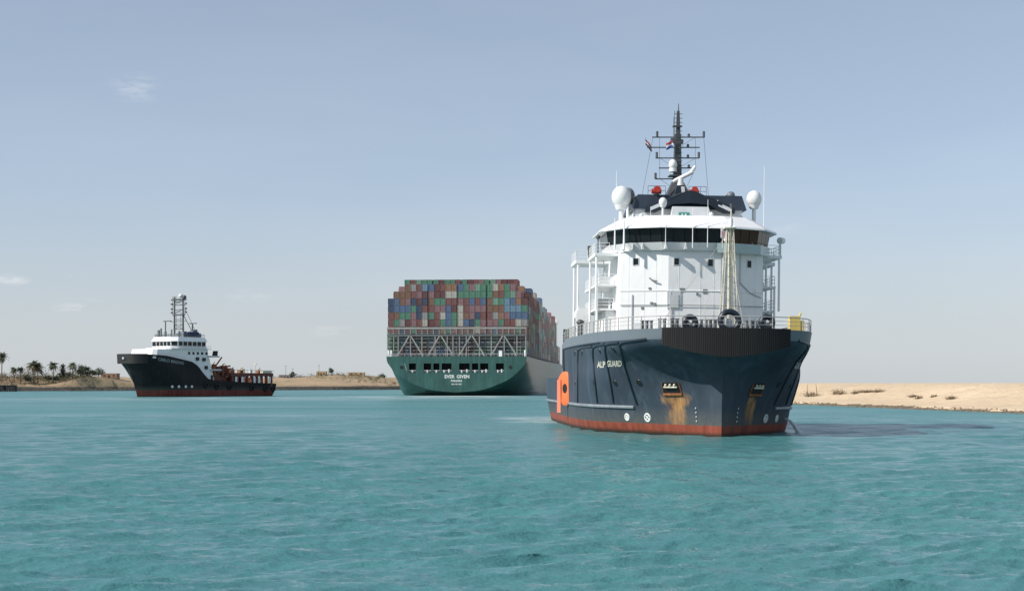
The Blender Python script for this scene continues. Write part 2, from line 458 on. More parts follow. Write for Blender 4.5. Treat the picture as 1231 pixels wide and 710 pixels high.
# ------------------------------------------------------------------ water
def make_water():
    ang = np.r_[np.linspace(-180, -34, 40)[:-1], np.linspace(-34, -21.5, 90)[:-1], np.linspace(-21.5, 21.5, 950), np.linspace(21.5, 34, 90)[1:], np.linspace(34, 180, 40)[1:]]
    ang = np.radians(ang)
    rr = [1.0, 8.0, 18.0, 26.0]
    r = 30.0
    while r < 1300:
        rr.append(r); r += max(0.10, r * r / 8820 * 0.26)
    rr += [1500, 2000, 2600, 3050]
    rr = np.array(rr)
    A, Rr = np.meshgrid(ang, rr)
    X = Rr * np.sin(A); Y = Rr * np.cos(A)
    dr = np.gradient(rr)[:, None] * np.ones_like(A)
    da = np.gradient(ang)[None, :] * Rr
    cell = np.maximum(dr, da)
    Z = np.zeros_like(X); DX = np.zeros_like(X); DY = np.zeros_like(X)
    N = 120
    lam = np.exp(rng.uniform(np.log(0.35), np.log(7.5), N))
    main = R(-76)
    th = main + rng.normal(0, 0.36, N)
    for i in range(N):
        k = 2 * np.pi / lam[i]
        sl = 0.029 * (1.2 if lam[i] < 1.6 else 1.15 if lam[i] < 3.2 else 0.72)
        a = sl / k
        kx, ky = math.cos(th[i]), math.sin(th[i])
        ph = rng.uniform(0, 2 * np.pi)
        fade = np.clip((lam[i] / cell - 2.0) / 2.0, 0, 1)
        P = k * (kx * X + ky * Y) + ph
        Z += fade * a * np.sin(P)
        DX += -fade * a * 0.9 * kx * np.cos(P) * -1
        DY += -fade * a * 0.9 * ky * np.cos(P) * -1
    # patchiness: gusts make some patches rougher
    g = 1.0 + 0.35 * np.sin(X * 0.045 + 1.1) * np.sin(Y * 0.03 + X * 0.012)
    Z *= g; X = X + DX * g; Y = Y + DY * g
    nr, nc = A.shape
    co = np.stack([X, Y, Z], -1).reshape(-1, 3).astype(np.float32)
    idx = np.arange(nr * nc).reshape(nr, nc)
    q = np.stack([idx[:-1, :-1], idx[1:, :-1], idx[1:, 1:], idx[:-1, 1:]], -1).reshape(-1, 4)
    # seam between -180 and 180 degrees is closed by shared positions
    q = q[:, ::-1]
    me = bpy.data.meshes.new('water')
    me.vertices.add(len(co)); me.vertices.foreach_set('co', co.ravel())
    me.loops.add(q.size); me.loops.foreach_set('vertex_index', q.ravel().astype(np.int32))
    me.polygons.add(len(q)); me.polygons.foreach_set('loop_start', np.arange(0, q.size, 4, dtype=np.int32))
    me.polygons.foreach_set('use_smooth', np.ones(len(q), bool))
    me.update(calc_edges=True)
    o = bpy.data.objects.new('water', me); COL.objects.link(o)
    # ripples too small for the mesh are carried as surface roughness
    att = me.attributes.new('ripple', 'FLOAT', 'POINT')
    att.data.foreach_set('value', np.clip(0.045 + 0.35 * np.clip((Rr - 45) / 230, 0, 1) ** 0.85, 0, .40).ravel().astype(np.float32))
    m, n, l, b = new_mat('canal_water')
    big = noise(n, l, 0.018, 4, 0.6, (1, 0.6, 1))
    mid = noise(n, l, 0.11, 5, 0.6, (0.8, 1.4, 1))
    c = mix_rgb(n, l, maprange(n, l, big, 0.35, 0.65), (0.068, 0.203, 0.214), (0.080, 0.236, 0.234))
    c = mix_rgb(n, l, maprange(n, l, mid, 0.35, 0.7, 0, 0.35), c, (0.052, 0.180, 0.192))
    # foam: churned patch behind the container ship, a thin wash round the big tug, scattered flecks
    tc = n.new('ShaderNodeTexCoord')
    fo = noise(n, l, 0.10, 9, 0.72, (0.45, 1, 1))
    fl = noise(n, l, 0.55, 4, 0.75, (0.6, 1.3, 1))
    tot = None
    for (cx, cy, sx, sy, lo, hi, amt) in ((-26, 520, 58, 80, 0.42, 0.66, 0.80), (-80, 470, 130, 90, 0.44, 0.70, 0.60), (-22, 556, 38, 12, 0.30, 0.54, 0.95),
                                     (28.5, 143, 3.2, 3.0, 0.38, 0.62, 0.7), (4, 200, 9, 26, 0.40, 0.64, 0.75), (-115, 535, 40, 14, 0.48, 0.72, 0.35)):
        v = n.new('ShaderNodeVectorMath'); v.operation = 'SUBTRACT'; l.new(tc.outputs['Object'], v.inputs[0]); v.inputs[1].default_value = (cx, cy, 0)
        s = n.new('ShaderNodeVectorMath'); s.operation = 'DIVIDE'; l.new(v.outputs[0], s.inputs[0]); s.inputs[1].default_value = (sx, sy, 1)
        le = n.new('ShaderNodeVectorMath'); le.operation = 'LENGTH'; l.new(s.outputs[0], le.inputs[0])
        k = math_n(n, l, 'MULTIPLY', maprange(n, l, le.outputs['Value'], 1.0, 0.2, 0, 1, True), maprange(n, l, fo, lo, hi, 0, amt))
        tot = k if tot is None else math_n(n, l, 'MAXIMUM', tot, k)
    fleck = math_n(n, l, 'MULTIPLY', maprange(n, l, fl, 0.70, 0.76, 0, 0.75), maprange(n, l, big, 0.45, 0.6))
    tot = math_n(n, l, 'MAXIMUM', tot, fleck)
    c = mix_rgb(n, l, tot, c, (0.72, 0.76, 0.75))
    l.new(c, b.inputs['Base Color'])
    at = n.new('ShaderNodeAttribute'); at.attribute_name = 'ripple'
    slick = noise(n, l, 0.030, 6, 0.7, (0.35, 1.0, 1))          # calmer streaks mirror more sky
    rsc = maprange(n, l, slick, 0.40, 0.62, 1.15, 0.62)
    l.new(math_n(n, l, 'ADD', math_n(n, l, 'MULTIPLY', tot, 0.4), math_n(n, l, 'MULTIPLY', at.outputs['Fac'], rsc)), b.inputs['Roughness'])
    b.inputs['IOR'].default_value = 1.333
    r1 = noise(n, l, 3.4, 7, 0.70, (0.7, 1.4, 1))
    r2 = noise(n, l, 0.60, 6, 0.65, (0.45, 1.3, 1))
    b1 = n.new('ShaderNodeBump'); b1.inputs['Strength'].default_value = 0.65; b1.inputs['Distance'].default_value = 0.10
    l.new(r1, b1.inputs['Height'])
    b2 = n.new('ShaderNodeBump'); b2.inputs['Strength'].default_value = 0.6; b2.inputs['Distance'].default_value = 0.5
    l.new(r2, b2.inputs['Height']); l.new(b1.outputs[0], b2.inputs['Normal'])
    l.new(b2.outputs[0], b.inputs['Normal'])
    me.materials.append(m)
    tag(o, 'turquoise choppy canal water with small waves', 'water', kind='structure')
    return o
make_water()

# ------------------------------------------------------------------ banks
def bank_mat(name, sand, sand2, rock, z_rock, green=None):
    m, n, l, b = new_mat(name)
    tc = n.new('ShaderNodeTexCoord'); sp = n.new('ShaderNodeSeparateXYZ'); l.new(tc.outputs['Object'], sp.inputs[0])
    nz = noise(n, l, 0.05, 8, 0.65, (1, 1, 2.5)); fz = noise(n, l, 0.6, 8, 0.7)
    c = mix_rgb(n, l, maprange(n, l, nz, 0.3, 0.7), sand, sand2)
    c = mix_rgb(n, l, maprange(n, l, fz, 0.5, 0.72, 0, 0.55), c, tuple(x * 0.55 for x in sand))
    if green:
        gz = noise(n, l, 0.03, 6, 0.7)
        c = mix_rgb(n, l, maprange(n, l, gz, 0.52, 0.64, 0, 0.7), c, green)
    wob = math_n(n, l, 'ADD', sp.outputs['Z'], maprange(n, l, nz, 0.3, 0.7, -0.35, 0.35))
    rc = mix_rgb(n, l, maprange(n, l, fz, 0.35, 0.65), tuple(x * 0.5 for x in rock), tuple(x * 1.5 for x in rock))
    c = mix_rgb(n, l, maprange(n, l, wob, z_rock * 0.85, z_rock * 1.1, 1, 0), c, rc)
    l.new(c, b.inputs['Base Color']); b.inputs['Roughness'].default_value = 0.95
    bn = n.new('ShaderNodeBump'); bn.inputs['Strength'].default_value = 0.6; bn.inputs['Distance'].default_value = 0.5
    l.new(fz, bn.inputs['Height']); l.new(bn.outputs[0], b.inputs['Normal'])
    return m

def strip(name, line, prof, side, hfun, mat, step=7.0):
    p = np.array(line, float)
    d = np.r_[0, np.cumsum(np.linalg.norm(np.diff(p, axis=0), axis=1))]
    n_ = int(d[-1] / step)
    t = np.linspace(0, d[-1], n_)
    xs = np.interp(t, d, p[:, 0]); ys = np.interp(t, d, p[:, 1])
    ker = np.ones(9) / 9
    xs = np.r_[xs[:4], np.convolve(xs, ker, 'valid'), xs[-4:]]; ys = np.r_[ys[:4], np.convolve(ys, ker, 'valid'), ys[-4:]]
    tx, ty = np.gradient(xs), np.gradient(ys); ln = np.hypot(tx, ty); nx, ny = side * ty / ln, -side * tx / ln
    vs = []; k = len(prof)
    for i in range(len(xs)):
        for (dd, h) in prof:
            jit = 0.0 if dd < 0 else min(dd, 2.5) * 0.35 * math.sin(i * 1.7 + 2 * math.sin(i * 0.61))
            x, y = xs[i] + nx[i] * (dd + jit), ys[i] + ny[i] * (dd + jit)
            vs.append((x, y, hfun(x, y, dd, h)))
    fs = []
    for i in range(len(xs) - 1):
        for j in range(k - 1):
            q = (i * k + j, i * k + j + 1, (i + 1) * k + j + 1, (i + 1) * k + j)
            fs.append(q if side > 0 else q[::-1])
    mb = MB(); mb.add(vs, fs)
    return mb.build(name, mat, smooth=True, angle=60)

def bump2(x, y, cx, cy, sx, sy, h):
    return h * math.exp(-((x - cx) / sx) ** 2 - ((y - cy) / sy) ** 2)

def left_h(x, y, d, h):
    if d > 4:
        w = min((d - 4) / 40, 1)
        h += w * (0.9 * hash_sin(x, y, 0.55) + 0.7 * hash_sin(x + 40, y, 1.7) + 0.35 * hash_sin(x, y + 90, 4.1))
        h += bump2(x, y, world_x(122, 925), 925, 16, 40, 4.2) + bump2(x, y, world_x(98, 925), 925, 12, 36, 2.0)
        h += bump2(x, y, world_x(405, 1090), 1090, 9, 40, 2.2) + bump2(x, y, world_x(440, 1110), 1110, 14, 40, 2.6) + bump2(x, y, world_x(372, 1080), 1080, 12, 40, 1.6)
        if d > 60: h -= 0.0
    elif d > 0:
        h += 0.25 * math.sin(x * 0.9 + y * 0.4)
    return h
left_prof = [(-5, -2), (-0.3, -0.4), (0.8, 0.8), (2.6, 2.3), (3.4, 2.9), (6, 3.1), (12, 3.5), (20, 4.2), (28, 5.2), (36, 6.4), (45, 7.3), (55, 7.9), (68, 8.0), (85, 7.9), (110, 7.8), (150, 7.7),
             (220, 7.5), (400, 7.2), (900, 7), (2000, 7)]
strip('left_canal_bank', [(-1500, 200), (-900, 520), (-600, 690), (-420, 800), (-301, 880), (-92, 1063), (-10, 1180), (80, 1420), (200, 1900), (300, 2500)], left_prof, -1, left_h,
      bank_mat('left_bank_earth', (0.32, 0.225, 0.135), (0.44, 0.32, 0.195), (0.09, 0.08, 0.066), 2.5, green=(0.14, 0.14, 0.06)))['kind'] = 'structure'

def right_h(x, y, d, h):
    if d > 3:
        w = min((d - 3) / 20, 1)
        h += w * (0.45 * hash_sin(x, y, 1.3) + 0.36 * hash_sin(x, y + 30, 3.7) + 0.20 * hash_sin(x + 11, y, 8.3) + 0.10 * hash_sin(x, y + 5, 17.0))
        h += -0.5 * w * min(max((y - 260) / 160, 0), 1)
    elif d > 0:
        h += 0.10 * math.sin(x * 1.9 + y * 1.1)
    return h
right_prof = [(-4, -2), (-0.2, -0.3), (0.5, 0.35), (1.6, 0.6), (4, 0.75), (8, 0.95), (12, 1.3), (16, 1.9), (20, 2.7), (25, 3.6), (30, 4.2), (36, 4.5), (45, 4.6), (60, 4.6), (90, 4.6), (160, 4.6), (400, 4.6), (1000, 4.6), (2200, 4.6)]
strip('right_canal_bank', [(160, -200), (120, 60), (81, 238), (64, 339), (57, 450), (62, 700), (90, 1000), (150, 1400), (260, 2000), (340, 2500)], right_prof, 1, right_h,
      bank_mat('right_bank_sand', (0.58, 0.43, 0.275), (0.68, 0.53, 0.36), (0.13, 0.105, 0.07), 0.42), step=3.0)['kind'] = 'structure'

g = MB(); g.box(-3100, 3100, -3100, 3100, -4.5, -4.0)
tag(g.build('canal_bed', bank_mat('canal_bed_silt', (0.2, 0.18, 0.13), (0.25, 0.2, 0.15), (0.2, 0.18, 0.13), -9)), kind='structure')

# ------------------------------------------------------------------ the big tug
STEM = Vector((18.96, 135.7, 0))
tug = empty('ocean_tug', STEM, (0, R(0.6), 0.05))
tag(tug, 'large navy hulled ocean tug with tall white deckhouse, nearest vessel on the right', 'tug')
TM = Matrix.Translation(STEM) @ Matrix.Rotation(0.05, 4, 'Z') @ Matrix.Rotation(R(0.6), 4, 'Y')
TMI = TM.inverted()
CAM_L = TMI @ Vector((0, 0, CAMZ))
def ray_l(px, py):
    p = Vector((world_x(px, 100), 100, CAMZ + (HY - py) / F * 100))
    return (TMI @ p - CAM_L).normalized()
def P(px, py, s):
    d = ray_l(px, py); t = (s - CAM_L.y) / d.y
    return CAM_L + d * t

fore = Loft([
    (-1.5, [(0.6, 0), (6, 3.2), (11, 6), (16, 8.2), (22, 9.6), (30, 10.5), (40, 10.6)]),
    (0.0, [(0, 0), (5, 3.5), (10, 6.8), (15, 9.2), (20, 10.3), (28, 10.8), (40, 10.9)]),
    (2.5, [(-0.1, 0), (4, 3.4), (9, 7.1), (14, 9.6), (20, 10.7), (28, 11.0), (40, 11.0)]),
    (5.3, [(-0.4, 0), (2.5, 3.6), (6.5, 7.2), (12, 9.9), (18, 10.9), (26, 11.1), (40, 11.1)]),
    (7.0, [(-1.3, 0), (0.0, 3.0), (3, 6.4), (8, 9.1), (14, 10.4), (24, 11.1), (40, 11.2)]),
    (8.2, [(-2.3, 0), (-1.9, 4.2), (0.6, 7.1), (5, 9.1), (11, 10.3), (20, 11.0), (30, 11.3), (40, 11.2)]),
    (9.7, [(-2.5, 0), (-2.2, 4.8), (0, 7.5), (4, 9.2), (10, 10.4), (20, 11.1), (30, 11.35), (40, 11.25)]),
], 72)
aft = Loft([
    (-1.5, [(40, 10.6), (55, 10.6), (68, 9.6), (72, 8.5)]),
    (0.0, [(40, 10.8), (55, 10.8), (68, 10.2), (73, 9.2)]),
    (2.5, [(40, 11.0), (55, 11.0), (68, 10.8), (74, 10.2)]),
    (5.4, [(40, 11.1), (55, 11.1), (68, 11.0), (74.4, 10.6)]),
], 20)
hull = MB()
def tug_top(s):
    return 9.7 if s < 34 else 9.7 - 0.5 * min((s - 34) / 6, 1)
fore.shell(hull, list(np.linspace(-1.5, 9.7, 30)), tug_top)
aft.shell(hull, list(np.linspace(-1.5, 5.4, 12)))
for (lf, z, z0) in ((fore, 8.6, 0), (aft, 4.2, 0)):
    o = lf.outline(z); k = len(o)
    hull.add([(-b + 0.02, s, z) for s, b in o] + [(b - 0.02, s, z) for s, b in o], [(j, j + 1, k + j + 1, k + j) for j in range(k - 1)], 1)
hull.add([(-11.1, 40, 4.2), (11.1, 40, 4.2), (11.2, 40, 8.6), (-11.2, 40, 8.6)], [(0, 1, 2, 3)])
oa = [aft.outline(z)[-1] for z in (-1.5, 0, 2.5, 5.4)]
zz = (-1.5, 0, 2.5, 5.4)
hull.add([(-oa[i][1], oa[i][0], zz[i]) for i in range(4)] + [(oa[i][1], oa[i][0], zz[i]) for i in range(4)], [(i, i + 4, i + 5, i + 1) for i in range(3)])
tug_bvh = BVHTree.FromPolygons([Vector(v) for v in hull.v], hull.f)
def hit(px, py):
    loc, nrm, idx, dist = tug_bvh.ray_cast(CAM_L, ray_l(px, py))
    if loc is None: return None, None
    if nrm.dot(CAM_L - loc) < 0: nrm = -nrm
    return loc, nrm
rust_c, _ = hit(814, 492)
rust_c2 = Vector((-rust_c.x, rust_c.y, rust_c.z))
M['tug_hull'] = hull_mat('tug_hull_paint', (0.047, 0.066, 0.088), (0.25, 0.068, 0.043), 0.98, (0.17, 0.20, 0.225), 8.75,
                         rust_spots=[(hit(813, 480)[0].x, hit(813, 480)[0].y, hit(813, 480)[0].z, 2.0, 2.6, 1.15), (rust_c.x, rust_c.y, rust_c.z - .6, 1.4, 2.0, 2.7), (rust_c2.x, rust_c2.y, rust_c2.z, 1.2, 1.8, 2.2)], rust_amt=0.55, rough=0.55, spec=0.12)
hull.build('hull', [M['tug_hull'], M['deck']], tug, smooth=True, angle=40)

# bow fender: ridged black rubber across the bow
bf = MB(); nx_ = 120
top_z, vs, fs = 9.78, [], []
for i in range(nx_ + 1):
    x = -5.75 + 11.5 * i / nx_
    yf = -3.15 + 1.0 * (abs(x) / 5.75) ** 2.3 + (0.018 if i % 2 else 0)
    zb = 8.2 - 1.0 * (1 - (abs(x) / 5.75) ** 1.6)
    vs += [(x, yf, zb), (x, yf, top_z), (x, 0.6, top_z), (x, 0.6, zb + 0.4)]
for i in range(nx_):
    a = i * 4; b = a + 4
    fs += [(a, b, b + 1, a + 1), (a + 1, b + 1, b + 2, a + 2), (a + 3, a + 2, b + 2, b + 3), (b, a, a + 3, b + 3)]
fs += [(0, 1, 2, 3), tuple(nx_ * 4 + j for j in (3, 2, 1, 0))]
bf.add(vs, fs)
M['fender'] = paint('ridged_bow_rubber', (0.0095, 0.009, 0.009), 0.85, var=0.35, scale=1.5, vscale=(4, 1, 0.1), dirt=(0.04, 0.028, 0.02), dirt_amt=0.25)
bf.build('bow_fender', M['fender'], tug)

# rubbing strake at 2.55 m
st = MB()
for sg in (-1, 1):
    pts = [(sg * (b + 0.03), s, 2.5) for s, b in fore.outline(2.5) if s > 8.2] + [(sg * (b + 0.03), s, 2.5) for s, b in aft.outline(2.5)][1:]
    st.tube(pts, 0.17, 8)
st.build('rubbing_strake', M['strake'], tug, smooth=True)

# dark pipe ribs down the side (starboard traced, port mirrored)
rib_paths = [
    [(777, 407.2), (762, 409.2), (750, 411), (745, 413.5), (747, 425), (751, 440), (755, 452), (760, 468), (766, 485.5)],
    [(744, 411.4), (733, 412.6), (728, 414.5), (727.4, 420), (730, 436), (734, 458), (738, 484)],
    [(727, 413.4), (718, 414.8), (713.4, 417.4), (713, 424), (714.5, 445), (716.5, 465), (718.6, 484)],
    [(712, 416.0), (700, 417.6), (695.5, 420), (695, 435), (695, 460), (695, 484)],
]
for path in rib_paths:
    dense = []
    for a, b in zip(path[:-1], path[1:]):
        for t in np.linspace(0, 1, 6)[:-1]:
            dense.append((a[0] + (b[0] - a[0]) * t, a[1] + (b[1] - a[1]) * t))
    dense.append(path[-1])
    loc = [hit(*q)[0] for q in dense]; loc = [q for q in loc if q is not None]
    for sg in (1, -1):
        rb = MB(); rb.tube([(sg * q.x, q.y, q.z) for q in loc], 0.13, 7); rb.build('fender_rib', M['rib'], tug, smooth=True)
# last rib at the forecastle end and the sheer line linking them
for sg in (1, -1):
    rb = MB()
    zs_ = np.linspace(2.6, 8.5, 12)
    rb.tube([(-sg * (fore.outline(z)[-6][1] + 0.02), fore.outline(z)[-6][0], z) for z in zs_], 0.13, 7)
    rb.build('fender_rib', M['rib'], tug, smooth=True)
    ln_ = MB(); o85 = [q for q in fore.outline(8.65) if 9 < q[0] < 38]
    ln_.tube([(-sg * (b + 0.02), s, 8.65) for s, b in o85], 0.09, 6)
    ln_.build('sheer_moulding', M['rib'], tug, smooth=True)

# portholes and thruster marks
for (px, py, r) in ((691, 423.5, .30), (699.5, 423, .30), (721, 421.5, .22), (737, 419.6, .26), (691.5, 459.3, .24), (714.5, 460.3, .24), (739.5, 460.3, .26), (768.3, 459.8, .30)):
    c, nn = hit(px, py)
    if c is None: continue
    for sg in (1, -1):
        pm = MB(); pm.disc((sg * c.x, c.y, c.z), (sg * nn.x, nn.y, nn.z), r, 0.05); pm.ring((sg * c.x, c.y, c.z), (sg * nn.x, nn.y, nn.z), r + 0.03, 0.05, 16, 6, 1)
        pm.build('porthole', [M['hole'], M['rib']], tug, smooth=True)
for (px, py, r) in ((754, 501, .38), (778.5, 501.5, .46)):
    c, nn = hit(px, py)
    for sg in (1, -1):
        pm = MB(); C_ = Vector((sg * c.x, c.y, c.z)); N_ = Vector((sg * nn.x, nn.y, nn.z))
        pm.ring(C_, N_, r * 0.8, 0.09, 18, 6); U = N_.cross(Vector((0, 0, 1))).normalized(); W = N_.cross(U)
        for a in (R(45), R(135)):
            dv = U * math.cos(a) + W * math.sin(a); pm.cone(C_ - dv * r * 0.8, C_ + dv * r * 0.8, 0.07)
        po = pm.build('thruster_mark', M['letter'], tug, smooth=True)

# hawse pockets with rusty lip
for sg in (1, -1):
    q = [hit(795.5, 459.5)[0], hit(816, 459.5)[0], hit(820.5, 473.5)[0], hit(798.5, 473.5)[0]]
    nn = hit(808, 466)[1]
    q = [Vector((sg * a.x, a.y, a.z)) for a in q]; nn = Vector((sg * nn.x, nn.y, nn.z))
    hp_ = MB()
    out_ = [a + nn * 0.05 for a in q]
    fs_ = [(0, 1, 2, 3)]
    hp_.add(out_ + [a - nn * 0.3 for a in q], [(0, 1, 2, 3), (0, 4, 5, 1), (1, 5, 6, 2), (2, 6, 7, 3), (3, 7, 4, 0)], 0)
    ho_ = hp_.build('hawse_pocket', M['hole'], tug)
    lp = MB(); lp.tube([out_[3], out_[2]], 0.15, 6); lp.tube([out_[0], out_[3]], 0.05, 6); lp.tube([out_[1], out_[2]], 0.05, 6)
    lp.build('pocket_rim', M['rust'], ho_)
    an = MB(); mid = (out_[0] + out_[1] + out_[2] + out_[3]) / 4 + nn * 0.12; U = (out_[1] - out_[0]).normalized()
    up = (out_[0] - out_[3]).normalized()
    an.cone(mid - U * 0.75 + up * .2, mid + U * 0.75 + up * .2, 0.09)
    for t in (-0.5, 0, 0.5): an.ball(mid + U * t + up * 0.42, 0.13, k=8, h=6)
    an.build('anchor', M['cream'], ho_, smooth=True)

# big orange ring slung on the starboard side
_bh = float(np.interp(33.0, fore.outline(4.4)[:, 0], fore.outline(4.4)[:, 1]))
og_c = TM @ Vector((-(_bh + 0.30), 33.0, 4.15))
og = empty('orange_ring', og_c, (0, 0, 0.05 + R(-60)))
tag(og, 'big orange ring with a dark hole slung on the left side of the big tug', 'ring fender')
rg = MB(); k = 36; vs = []
for i in range(k):
    t = 2 * math.pi * i / k
    for rad, y in ((0.50, -0.06), (1.55, -0.13), (1.78, 0.0), (1.55, 0.13), (0.50, 0.06)):
        vs.append((rad * .92 * math.cos(t), y, rad * 1.08 * math.sin(t)))
rg.add(vs, [(i * 5 + j, ((i + 1) % k) * 5 + j, ((i + 1) % k) * 5 + (j + 1) % 5, i * 5 + (j + 1) % 5) for i in range(k) for j in range(5)])
rg.build('ring_body', M['orange'], og, smooth=True)
rg = MB(); rg.cone((0, -.04, 0), (0, .04, 0), .56, k=20); rg.build('ring_hub', M['hole'], og)
rg = MB(); rg.box(-1.35, -.65, -.19, -.15, -2.7, 1.0); rg.build('strap', M['salmon'], og)

# the name, both bows
def name_on_hull(px, py, body, wpx, hpx):
    c, nn = hit(px, py)
    tv, tf = text_mesh(body, 1.0, 0.02)
    w_ = max(v[0] for v in tv) - min(v[0] for v in tv); h_ = max(v[1] for v in tv) - min(v[1] for v in tv)
    fwd = (hit(px + 8, py)[0] - hit(px - 8, py)[0]) / 16 * (wpx / w_)
    upv = (hit(px, py - 5)[0] - hit(px, py + 5)[0]) / 10 * (hpx / h_)
    for sg in (1, -1):
        vs = []
        for (x, y, _) in tv:
            rx = x if sg > 0 else -x
            h, n2, _, _ = tug_bvh.ray_cast(c + fwd * rx + upv * y + nn * 2.0, -nn)
            p1 = (h if h is not None else c + fwd * rx + upv * y) + nn * 0.05
            vs.append((sg * p1.x, p1.y, p1.z))
        t = MB(); t.add(vs, tf); t.build('name_lettering', M['letter_cream'], tug)
name_on_hull(723.2, 438.2, 'ALP', 9.5, 7.5)
name_on_hull(738.6, 437.0, 'GUARD', 17.5, 7.5)
# draught marks by the stem
for sg in (-1, 1):
    for z in np.arange(1.3, 2.6, 0.4):
        o = fore.outline(z); i = 5
        dm = MB(); dm.box(*(sorted((sg * (o[i][1] + 0.06), sg * (o[i][1] - 0.02)))), o[i][0] - 0.12, o[i][0] + 0.06, z, z + 0.14)
        dm.build('draught_mark', M['letter'], tug)

# railing along the bulwark top
rl = MB()
o97 = [(s, b) for s, b in fore.outline(9.7)]
for sg in (-1, 1):
    base = [Vector((sg * max(b - 0.1, 0), s + (0.05 if s < 0 else 0), tug_top(s))) for s, b in o97]
    for h, r in ((1.12, 0.045), (0.76, 0.02), (0.40, 0.02)):
        rl.tube([p + Vector((0, 0, h)) for p in base], r, 6)
    acc = 0; last = base[0]
    for p in base:
        acc += (p - last).length; last = p
        if acc > 1.9:
            acc = 0; rl.cone(p, p + Vector((0, 0, 1.12)), 0.042, k=6)
rl.build('railing', M['rail'], tug, smooth=True)

# round fairleads at the bow
for (px, py, r, s) in ((829.5, 387.5, .66, -1.0), (877, 385.5, .98, -1.6), (922, 387.5, .66, -1.0)):
    c = P(px, py, s)
    fl_ = MB(); fl_.ring(c, (0, 1, 0), r - 0.16, 0.27, 28, 10); fl_.box(c.x - r, c.x + r, s - 0.25, s + 0.35, 8.6, c.z - r * 0.8)
    fo_ = fl_.build('fairlead', M['rib'], tug, smooth=True)
    ro = MB(); ro.cone((c.x - 0.1, s + 0.5, 9.3), (c.x - 0.1, s + 0.5, c.z + 0.25 * r), 0.16); ro.cone((c.x + 0.25, s + 0.7, 9.3), (c.x + 0.25, s + 0.7, c.z + 0.1), 0.14)
    ro.build('fairlead_roller', M['white'], fo_, smooth=True)
# windlass and deck gear
wd = MB()
for x in (-3.2, -1.0, 1.6, 3.6):
    wd.cone((x - 0.7, 3.2, 9.7), (x + 0.7, 3.2, 9.7), 0.55, k=14); wd.box(x - 0.85, x - 0.7, 2.5, 3.9, 8.6, 10.4); wd.box(x + 0.7, x + 0.85, 2.5, 3.9, 8.6, 10.4)
wd.box(-4.5, 4.8, 3.6, 4.4, 8.6, 9.9)
wd.build('windlass', M['steel'], tug, smooth=True)
for (px, py, s) in ((796, 387, 0.8), (811, 387, 0.4), (846, 388, -0.4), (857, 388, -0.6), (900, 389, -0.4), (908, 389, -0.2), (780, 389, 2.5), (775, 389, 3)):
    c = P(px, py, s); bo = MB()
    for dx in (-0.22, 0.22): bo.cone((c.x + dx, s, 8.6), (c.x + dx, s, c.z + 0.25), 0.15, k=10); bo.cone((c.x + dx, s, c.z + 0.25), (c.x + dx, s, c.z + 0.33), 0.21, k=10)
    bo.build('bollard', M['mast'] if int(px) % 2 else M['steel'], tug, smooth=True)
yd = MB(); c = P(955, 389, 3.5)
yd.box(c.x - 0.5, c.x + 0.5, 3.2, 4.0, 8.6, c.z + 0.7); yd.box(c.x + 0.5, c.x + 0.9, 3.3, 3.8, 8.6, c.z + 0.3); yd.cone((c.x - 0.8, 3.5, 8.6), (c.x + 0.6, 3.5, c.z + 1.0), 0.09)
yd.build('deck_locker', M['yellow'], tug)

# deckhouse
def plan(half_front, s_front, half_mid, s_mid, s_back):
    return [(-half_front, s_front), (half_front, s_front), (half_mid, s_mid), (half_mid, s_back), (-half_mid, s_back), (-half_mid, s_mid)]
dh = MB(); pl_ = plan(2.65, 15, 7.3, 16.7, 33)
dh.frustum(pl_, 8.6, pl_, 18.2)
for z in (14.15, 18.05):        # welded half-round lines across the front
    for a, b in zip(pl_[:3] + [pl_[-1]], pl_[1:4] + [pl_[0]]):
        dh.cone((a[0], a[1] - 0.02, z), (b[0], b[1] - 0.02, z), 0.05, k=6)
for x in (-8.35, 7.35):        # lower side houses
    dh.box(x, x + 1.0, 20.5, 30, 8.6, 12.45)
deckhouse = dh.build('deckhouse', M['white'], tug)
def front_pt(px, py):          # point on the front or chamfer of the deckhouse
    best = None
    segs = [((-7.3, 16.7), (-2.65, 15)), ((-2.65, 15), (2.65, 15)), ((2.65, 15), (7.3, 16.7))]
    d = ray_l(px, py)
    for a, b in segs:
        tx, ty = b[0] - a[0], b[1] - a[1]; nx, ny = ty, -tx; ln = math.hypot(nx, ny); nx /= ln; ny /= ln
        den = d.x * nx + d.y * ny
        t = ((a[0] - CAM_L.x) * nx + (a[1] - CAM_L.y) * ny) / den
        p = CAM_L + d * t
        u = ((p.x - a[0]) * tx + (p.y - a[1]) * ty) / (tx * tx + ty * ty)
        if -0.001 <= u <= 1.001: return p, Vector((nx, ny, 0)), Vector((tx, ty, 0)).normalized()
    return None, None, None
def panel(c, nn, tv, w, h, th, mb, mi=0):
    rot = Matrix((tv, nn, Vector((0, 0, 1)))).transposed().to_4x4()
    mb.obox(Matrix.Translation(c + nn * (th / 2 - 0.01)) @ rot, w, th, h, mi)
for (px, py, w, h) in ((764.6, 314.3, .46, .62), (813.2, 314.3, .46, .62), (854, 315.6, .46, .66), (900.5, 317.4, .42, .66)):
    c, nn, tv = front_pt(px, py); wi = MB()
    panel(c, nn, tv, w + 0.16, h + 0.16, 0.05, wi, 0); panel(c, nn, tv, w, h, 0.07, wi, 1)
    wi.build('window', [M['white_grey'], M['glass']], deckhouse)
for (px, py, w, h) in ((820, 348.2, .5, .36), (847.5, 350, .42, .44)):
    c, nn, tv = front_pt(px, py); wi = MB()
    panel(c, nn, tv, w, h, 0.06, wi); wi.build('vent', M['steel'], deckhouse)
